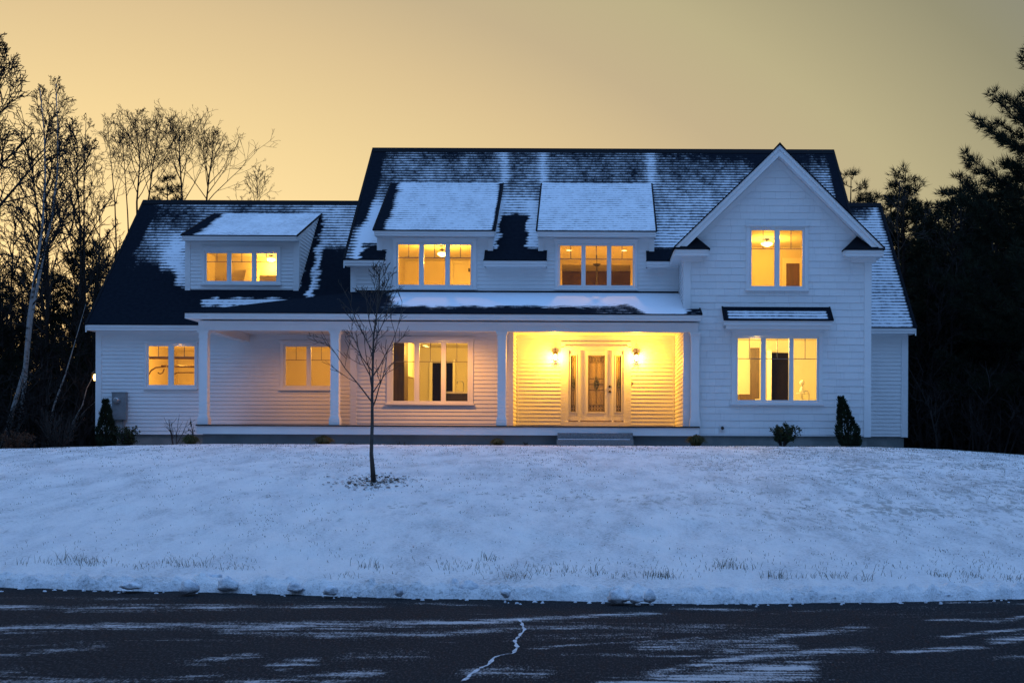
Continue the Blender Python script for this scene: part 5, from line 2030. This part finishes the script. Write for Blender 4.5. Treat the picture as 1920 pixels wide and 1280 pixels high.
# thin bare trees standing in the woods on both sides
proto = []
for k in range(4):
    rng = random.Random(70 + k)
    h_ = 8.5
    tk, cw = MB(), MB()
    pts = grow(rng, (0, 0, 0), (rng.gauss(0, .04), rng.gauss(0, .04), 1), h_, 8, .035, .03)
    tk.tube(pts, [.06 * (1 - .85 * i / 8) for i in range(9)], 6)
    for i in range(16):
        t = .30 + .70 * (i + rng.random()) / 16
        kk = min(int(t * 8), 7)
        p = pts[kk].lerp(pts[kk + 1], t * 8 - kk)
        q = grow(rng, p, side_dir(rng, (0, 0, 1), rng.uniform(.4, .9)), h_ * .23 * (1.2 - t) + .35, 5, .1, .08)
        cw.tube(q, [max(.010, .026 * (1 - .8 * j / 5)) for j in range(6)], 4, cap=False)
        limbs(rng, [cw, cw], q, .02, 0, 2, (7, 5, 3), .010, .5)
    proto.append((tk, cw))
pm = []
rng = random.Random(99)
spots = []
for i in range(46): spots.append((rng.uniform(-140, 235), rng.uniform(38, 62), rng.uniform(4.5, 9), 0))
for i in range(6): spots.append((rng.uniform(-60, 235), rng.uniform(40, 52), rng.uniform(9, 12.5), 0))
for i in range(34): spots.append((rng.uniform(1722, 2050), rng.uniform(38, 58), rng.uniform(4.5, 9.5), 1))
for i in range(18): spots.append((rng.uniform(240, 520), rng.uniform(56, 75), rng.uniform(4, 8.5), 2))
for i, (px, Y, h_, side) in enumerate(spots):
    x = XP(px, Y)
    gL = ('thin bare tree in the woods left of the house', 'thin bare tree in the dark woods right of the house', 'thin bare tree in the woods behind the garage')[side]
    o = thing('bare_tree', gL, 'tree', (x, Y, crest_z(max(-30, min(24, x))) - .3), ('thin trees in the left woods', 'thin trees in the right woods', 'thin trees behind the garage')[side])
    v = i % 4
    if len(pm) <= v:
        a = proto[v][0].build('trunk', M['barkdark'], o, off=(0, 0, 0))
        c = proto[v][1].build('crown', M['barkdark'], o, off=(0, 0, 0))
        pm.append((a.data, c.data))
    else:
        for nm, me in zip(('trunk', 'crown'), pm[v]):
            c = bpy.data.objects.new(nm, me)
            COL.objects.link(c)
            c.parent = o
    s_ = h_ / 8.5
    o.scale = (s_, s_, s_)
    o.rotation_euler = (rng.gauss(0, .04), rng.gauss(0, .06), rng.uniform(0, 6.28))

# brush that fills the wood's lower storey
b = MB()
rng = random.Random(7)
for i in range(1500):
    if rng.random() < .52: px = rng.uniform(-260, 215)
    else: px = rng.uniform(1690, 2200)
    Y = 34.5 + 24 * rng.random() ** 1.2
    x = XP(px, Y)
    if -15 < x < 9.6 and Y < 44: continue
    z = crest_z(max(-30, min(24, x))) - .2
    h_ = rng.uniform(.8, 4.2) * (.6 + .6 * (Y - 34) / 24) * (1.15 if px > 1000 else 1.0)
    q = grow(rng, (x, Y, z), (rng.gauss(0, .2), rng.gauss(0, .2), 1), h_, 4, .10, .02)
    b.tube(q, [.03, .026, .02, .014, .008], 3, cap=False)
    for k in range(9):
        t = .15 + .8 * rng.random()
        kk = min(int(t * 4), 3)
        p = q[kk].lerp(q[kk + 1], t * 4 - kk)
        q2 = grow(rng, p, side_dir(rng, (0, 0, 1), rng.uniform(.4, 1.2)), h_ * rng.uniform(.2, .4), 3, .15, .06)
        b.tube(q2, [.015, .012, .009, .006], 3, cap=False)
        for u_ in range(2):
            q3 = grow(rng, q2[1 + u_], side_dir(rng, q2[2] - q2[1], rng.uniform(.4, 1.0)), h_ * .15, 2, .15, .05)
            b.tube(q3, [.010, .008, .005], 3, cap=False)
tag(b.build('undergrowth', M['barkdark']), 'tangled leafless brush filling the woods beside the house', 'undergrowth', kind='stuff')

# ------------------------------------------------------------------ the young tree on the lawn
bx, by, bz = ground_hit(701, 904)
yt = path_tree([(701, 904), (698, 850), (697, 790), (697, 740), (699, 690), (702, 630), (706, 580), (710, 540), (712, 505)], by, .037,
               'slender young bare tree planted on the snowy lawn in front of the porch', 21, nb=24, bl_=.36, first=.30, dens=(5, 4, 3), lv=2,
               bark='youngbark', rmin=.0045, ang=(.5, .85), up=.12, name='young_tree', root=(bx, by, bz - .03), sc=.42)
b = MB()
rng = random.Random(44)
for i in range(300):
    a, r_ = rng.uniform(0, 6.283), abs(rng.gauss(.34, .17))
    x, y = bx + r_ * 1.15 * math.cos(a), by + r_ * 1.5 * math.sin(a)
    z = lawn_zn(x, y) + .006
    s_ = rng.uniform(.010, .036)
    t0 = rng.uniform(0, 6.28)
    c3 = [(x + s_ * rng.uniform(.6, 1.3) * math.cos(t0 + k * 1.257), y + s_ * rng.uniform(.6, 1.3) * math.sin(t0 + k * 1.257), z + rng.uniform(0, .02)) for k in range(5)]
    b.quad(*c3)
tag(b.build('leaf_litter', M['litter']), 'dark wet leaves scattered round the foot of the young tree', 'leaves', kind='stuff')


# ------------------------------------------------------------------ shrubs by the house
def arborvitae(px0, px1, ytop, ybot, Y, label, lean, seed):
    rng = random.Random(seed)
    x0, x1 = XP(px0, Y, 800), XP(px1, Y, 800)
    zb = ZP(px0, ybot, Y)
    ht = ZP(px0, ytop, Y) - zb
    xc, rw = (x0 + x1) / 2, (x1 - x0) / 2
    o = thing('arborvitae', label, 'shrub', (xc, Y, zb))
    tk = MB()
    tk.tube([(xc, Y, zb - .05), (xc + lean * .4, Y, zb + ht * .5), (xc + lean, Y, zb + ht * .95)], [.035, .025, .008], 6)
    tk.build('trunk', M['barkdark'], o)
    cw = MB()
    for i in range(3600):
        t = rng.random() ** 1.35
        prof = (1 - t) ** .75 * (.72 + .5 * min(1, t * 4)) * (1 + .22 * noise.noise((t * 9, seed, 1)))
        a = rng.uniform(0, 6.283)
        rr = rw * prof * (.45 + .55 * rng.random() ** .4) * (1 + .25 * noise.noise((math.cos(a) * 2, math.sin(a) * 2, t * 7)))
        p = Vector((xc + lean * t + rr * math.cos(a), Y + rr * math.sin(a), zb + t * ht))
        d = Vector((math.cos(a) * .55, math.sin(a) * .55, rng.uniform(.5, 1.2))).normalized()
        u = d.cross(Vector((rng.gauss(0, 1), rng.gauss(0, 1), rng.gauss(0, 1)))).normalized() * .012
        l_ = rng.uniform(.04, .10) * (1 if t < .9 else 1.3)
        cw.quad(p - u, p + u, p + u * .6 + d * l_, p - u * .6 + d * l_)
    cw.build('crown', M['arbor'], o)


arborvitae(181, 218, 752, 838, 34.3, 'dark conical arborvitae at the left corner of the garage wall', -.02, 1)
arborvitae(1573, 1618, 748, 837, 30.9, 'dark conical arborvitae beside the right corner of the gable wing', -.26, 2)


def shrub(px, wpx, ytop, ybot, Y, label, m, seed, name='shrub', stems=16, leaves=900, ls=.035, cat='shrub', open_=0.0):
    rng = random.Random(seed)
    x = XP(px, Y, 820)
    zb = ZP(px, ybot, Y)
    ht = ZP(px, ytop, Y) - zb
    rw = wpx / 2 * Y / F
    o = thing(name, label, cat, (x, Y, zb))
    tk, cw = MB(), MB()
    tips = []
    for i in range(stems):
        a = rng.uniform(0, 6.283)
        k = rng.random() ** .6
        q = grow(rng, (x + .05 * math.cos(a), Y + .05 * math.sin(a), zb - .03), (math.cos(a) * k * rw * 1.1, math.sin(a) * k * rw * 1.1, ht), ht * rng.uniform(.7, 1.08) * math.hypot(1, k * rw / ht), 4, .08, .03)
        tk.tube(q, [.012, .010, .008, .006, .004], 4, cap=False)
        tips.append(q)
        for j in range(4):
            q2 = grow(rng, q[1 + j % 3], side_dir(rng, q[2] - q[1], rng.uniform(.4, .8)), ht * .35, 3, .12, .05)
            tk.tube(q2, [.007, .006, .005, .003], 3, cap=False)
            tips.append(q2)
    tk.build('stem', M['bark'], o)
    for i in range(leaves):
        q = rng.choice(tips)
        t = open_ + (1 - open_) * rng.random() ** .7
        kk = min(int(t * (len(q) - 1)), len(q) - 2)
        p = q[kk].lerp(q[kk + 1], min(1, t * (len(q) - 1) - kk)) + Vector((rng.gauss(0, .02), rng.gauss(0, .02), rng.gauss(0, .02)))
        d = Vector((rng.gauss(0, 1), rng.gauss(0, 1), rng.gauss(.5, 1))).normalized()
        u = d.orthogonal().normalized() * ls * .35
        cw.quad(p, p + d * ls * .5 + u, p + d * ls, p + d * ls * .5 - u)
    if leaves: cw.build('foliage', M[m], o)
    return o


shrub(1466, 58, 796, 836, 30.7, 'round leafy shrub with a bare stemmed base below the tall gable window', 'leafgreen', 5, leaves=2600, ls=.05, open_=.3, stems=26)
shrub(240, 44, 800, 839, 34.2, 'dense dark shrub under the electric meter', 'leafgreen', 6, leaves=1300, ls=.05, stems=22)
shrub(30, 62, 808, 850, 31.4, 'russet-leaved bush at the edge of the woods on the far left', 'leafred', 7, leaves=1500, ls=.045, stems=24)
shrub(112, 90, 770, 848, 33.5, 'sprawling leafless bush between the russet bush and the arborvitae', 'leafred', 8, leaves=160, ls=.04, stems=34)
shrub(327, 40, 768, 832, 34.0, 'thin upright bare stems against the garage foundation', 'leafred', 9, leaves=0, stems=5)
shrub(366, 18, 780, 832, 30.9, 'small twig with a few curled leaves at the left end of the porch', 'leafgreen', 10, leaves=14, ls=.06, stems=2)


def tuft(px, wpx, ytop, ybot, Y, label, seed, m='drygrass', n=480):
    rng = random.Random(seed)
    x = XP(px, Y, 820)
    zb = ZP(px, ybot, Y)
    ht = ZP(px, ytop, Y) - zb
    rw = wpx / 2 * Y / F
    b = MB()
    for i in range(n):
        a, k = rng.uniform(0, 6.283), rng.random() ** .6
        p0 = Vector((x + .25 * rw * k * math.cos(a), Y + .25 * rw * k * math.sin(a), zb - .03))
        p1 = p0 + Vector((rw * .5 * k * math.cos(a), rw * .5 * k * math.sin(a), ht * rng.uniform(.7, 1.05) * (1 - .25 * k)))
        p2 = p1 + Vector((rw * .5 * k * math.cos(a), rw * .5 * k * math.sin(a), -ht * .35 * k))
        u = Vector((-math.sin(a), math.cos(a), 0)) * .006
        b.quad(p0 - u, p0 + u, p1 + u, p1 - u)
        b.quad(p1 - u, p1 + u, p2)
    o = b.build('ornamental_grass', M[m])
    return tag(o, label, 'grass clump')


tuft(607, 46, 812, 837, 30.3, 'low clump of dry grass at the porch base left of the young tree', 1)
tuft(933, 32, 818, 837, 30.3, 'small clump of dry grass at the porch base left of the steps', 2)
tuft(1305, 46, 811, 837, 30.3, 'clump of dry grass at the right end of the porch base', 3)
tuft(357, 40, 811, 837, 30.6, 'olive grass clump at the left end of the porch base', 4)
for i, (px, lb) in enumerate(((657, 'tiny dark seedling by the porch base left of the young tree trunk'), (753, 'tiny dark seedling by the porch base right of the young tree trunk'), (990, 'tiny dark seedling by the porch base beside the steps'))):
    shrub(px, 12, 826, 836, 30.6, lb, 'leafgreen', 40 + i, name='seedling', leaves=26, ls=.035, stems=4, cat='plant')

# ------------------------------------------------------------------ grass through the snow, and lumps of snow
b = MB()
rng = random.Random(17)


def blade(x, y, h_, lean=.5, wd=.004):
    z = lawn_zn(x, y)
    a = rng.uniform(0, 6.283)
    l_ = h_ * lean * rng.uniform(.2, 1.2)
    dx, dy = math.cos(a) * l_, math.sin(a) * l_
    w_ = wd
    b.quad((x - w_, y, z - .01), (x + w_, y, z - .01), (x + dx * .4 + w_ * .7, y + dy * .4, z + h_ * .65), (x + dx * .4 - w_ * .7, y + dy * .4, z + h_ * .65))
    b.quad((x + dx * .4 - w_ * .7, y + dy * .4, z + h_ * .65), (x + dx * .4 + w_ * .7, y + dy * .4, z + h_ * .65), (x + dx, y + dy, z + h_))


for i in range(75000):
    x, y = rng.uniform(-15, 11.5), 13.2 + 17.5 * rng.random() ** .8
    if abs(x) > y * .50 + 1: continue
    dens_ = -.02 + .6 * noise.noise((x * .6, y * .6, 5)) + 1.1 * noise.noise((x * 3.1, y * 3.6, 8)) + .035 * max(0, x) + .02 * max(0, y - 22)
    if rng.random() < dens_: blade(x, y, rng.uniform(.008, .022), 1.2, .0022 + .00010 * y)
TUFTS = [(30, 1060, 30, 5), (75, 1058, 26, 6), (105, 1055, 22, 5), (125, 1050, 34, 9), (150, 1052, 30, 10), (172, 1055, 26, 12), (182, 1058, 18, 10), (205, 1053, 20, 4), (260, 1068, 22, 8), (318, 1055, 26, 9), (345, 1060, 26, 8), (365, 1060, 18, 5), (385, 1056, 22, 5),
         (442, 1066, 24, 8), (640, 1082, 22, 8), (668, 1084, 18, 6), (682, 1062, 28, 12), (708, 1062, 22, 8), (835, 1068, 24, 6), (890, 1065, 26, 6), (905, 1045, 28, 6), (925, 1046, 22, 8), (952, 1085, 22, 10), (972, 1086, 26, 18), (1008, 1070, 20, 10),
         (1065, 1070, 20, 8), (1112, 1066, 18, 7), (1130, 1072, 20, 8), (1170, 1078, 16, 7), (1222, 1080, 22, 14), (1240, 1082, 24, 18), (1255, 1083, 22, 12), (1355, 1064, 26, 14), (1375, 1066, 26, 14), (1405, 1068, 24, 9), (1440, 1084, 20, 10), (1455, 1084, 22, 14),
         (1475, 1086, 18, 8), (1515, 1084, 18, 8), (1540, 1085, 16, 8), (1570, 1086, 20, 9), (1618, 1088, 22, 14), (1635, 1080, 30, 2), (1680, 1084, 20, 4), (1755, 1080, 14, 14), (1775, 1082, 14, 14), (1800, 1092, 14, 8), (1820, 1083, 18, 18), (1848, 1085, 12, 6), (1878, 1086, 18, 8), (1895, 1088, 20, 12), (1912, 1090, 20, 8)]
for px, py, hpx, n_ in TUFTS:
    x0, y0, z0 = ground_hit(px, py)
    for i in range(int(n_ * 1.4)):
        blade(x0 + rng.gauss(0, .07), y0 + rng.gauss(0, .06), hpx * y0 / F * rng.uniform(.2, .8), 1.0, .0024)
for i in range(1300):
    px = rng.uniform(-20, 1940)
    x0 = XP(px, 14.3)
    y0 = edge_y(x0) + .75 + abs(rng.gauss(0, .55))
    if noise.noise((x0 * 1.3, y0 * 1.5, 2)) > -.05: blade(x0, y0, rng.uniform(.012, .045), .9, .0024)
tag(b.build('grass', M['blade']), 'thin frosty grass blades poking through the snow', 'grass', kind='stuff')


def clod(px, py, wpx, hpx, seed, name=None, mb=None):
    rng = random.Random(seed)
    v2 = (py - HY) - ROLL * (px - CX)
    Y = (F * (EYE - .07) / v2 if not mb else F * EYE / v2)
    x = XP(px, Y, py)
    z = max(lawn_z(x, Y) if Y > edge_y(x) else 0, .055 if not mb else 0) - (0 if not mb else .004)
    rx, rz_ = wpx / 2 * Y / F * 1.05, hpx * Y / F * .85
    b = mb or MB()
    n0 = len(b.v)
    nu, nv_ = 18, 10
    for j in range(nv_ + 1):
        ph = math.pi * j / nv_
        for i in range(nu):
            a = 2 * math.pi * i / nu
            d = Vector((math.sin(ph) * math.cos(a), math.sin(ph) * math.sin(a), math.cos(ph)))
            k = 1 + .38 * noise.noise(d * 1.5 + Vector((seed, 0, 0))) + .22 * noise.noise(d * 3.7 + Vector((0, seed, 0))) + .08 * noise.noise(d * 9)
            b.v.append((x + d.x * rx * k, Y + d.y * rx * .8 * k, z + rz_ * .12 + d.z * rz_ * k * (1 if d.z > 0 else .5)))
    for j in range(nv_):
        for i in range(nu):
            a, c = n0 + j * nu + i, n0 + j * nu + (i + 1) % nu
            b.f.append((a, a + nu, c + nu, c))
    return b


CL = [(426, 1098, 36, 20, 'biggest rounded lump of snow on the left verge by the road'), (398, 1090, 40, 12, 'flat dirty lump of snow behind the biggest left one'),
      (356, 1103, 34, 20, 'rough lump of snow left of the biggest one at the road edge'), (552, 1102, 28, 14, 'snow lump midway between the big left lump and the young tree'),
      (620, 1108, 26, 16, 'pointed snow lump almost below the young tree'), (748, 1110, 16, 14, 'small cone-shaped lump of snow right of the young tree'),
      (852, 1101, 16, 12, 'small snow lump just left of the wide cone-shaped heap'), (880, 1106, 38, 18, 'wide cone-shaped heap of snow near the road crack'),
      (948, 1112, 16, 12, 'small snow lump just above the crack in the road'), (1160, 1120, 40, 18, 'left one of the three snow lumps below the front steps'),
      (1192, 1122, 26, 14, 'middle one of the three snow lumps below the front steps'), (1217, 1120, 22, 20, 'right and tallest of the three snow lumps below the front steps'),
      (487, 1096, 24, 9, 'low flat snow lump right of the biggest left one'), (245, 1098, 36, 12, 'long low lump of snow on the left verge')]
for i, (px, py, wp, hp, lb) in enumerate(CL):
    tag(clod(px, py, wp, hp, i * 3.7 + 1).build('snow_lump', M['bank'], smooth=True), lb, 'snow lump')
b = MB()
rng = random.Random(23)
for i in range(150):
    px = rng.uniform(0, 1920)
    x = XP(px, 12.4)
    y = edge_y(x) + rng.gauss(-.02, .14)
    py = pix(x, y, 0)[1]
    clod(px, py, rng.uniform(3, 9), rng.uniform(2, 5), i * 1.3, mb=b)
tag(b.build('snow_crumbs', M['bank'], smooth=True), 'crumbs of snow strewn along the edge of the asphalt', 'snow', kind='stuff')
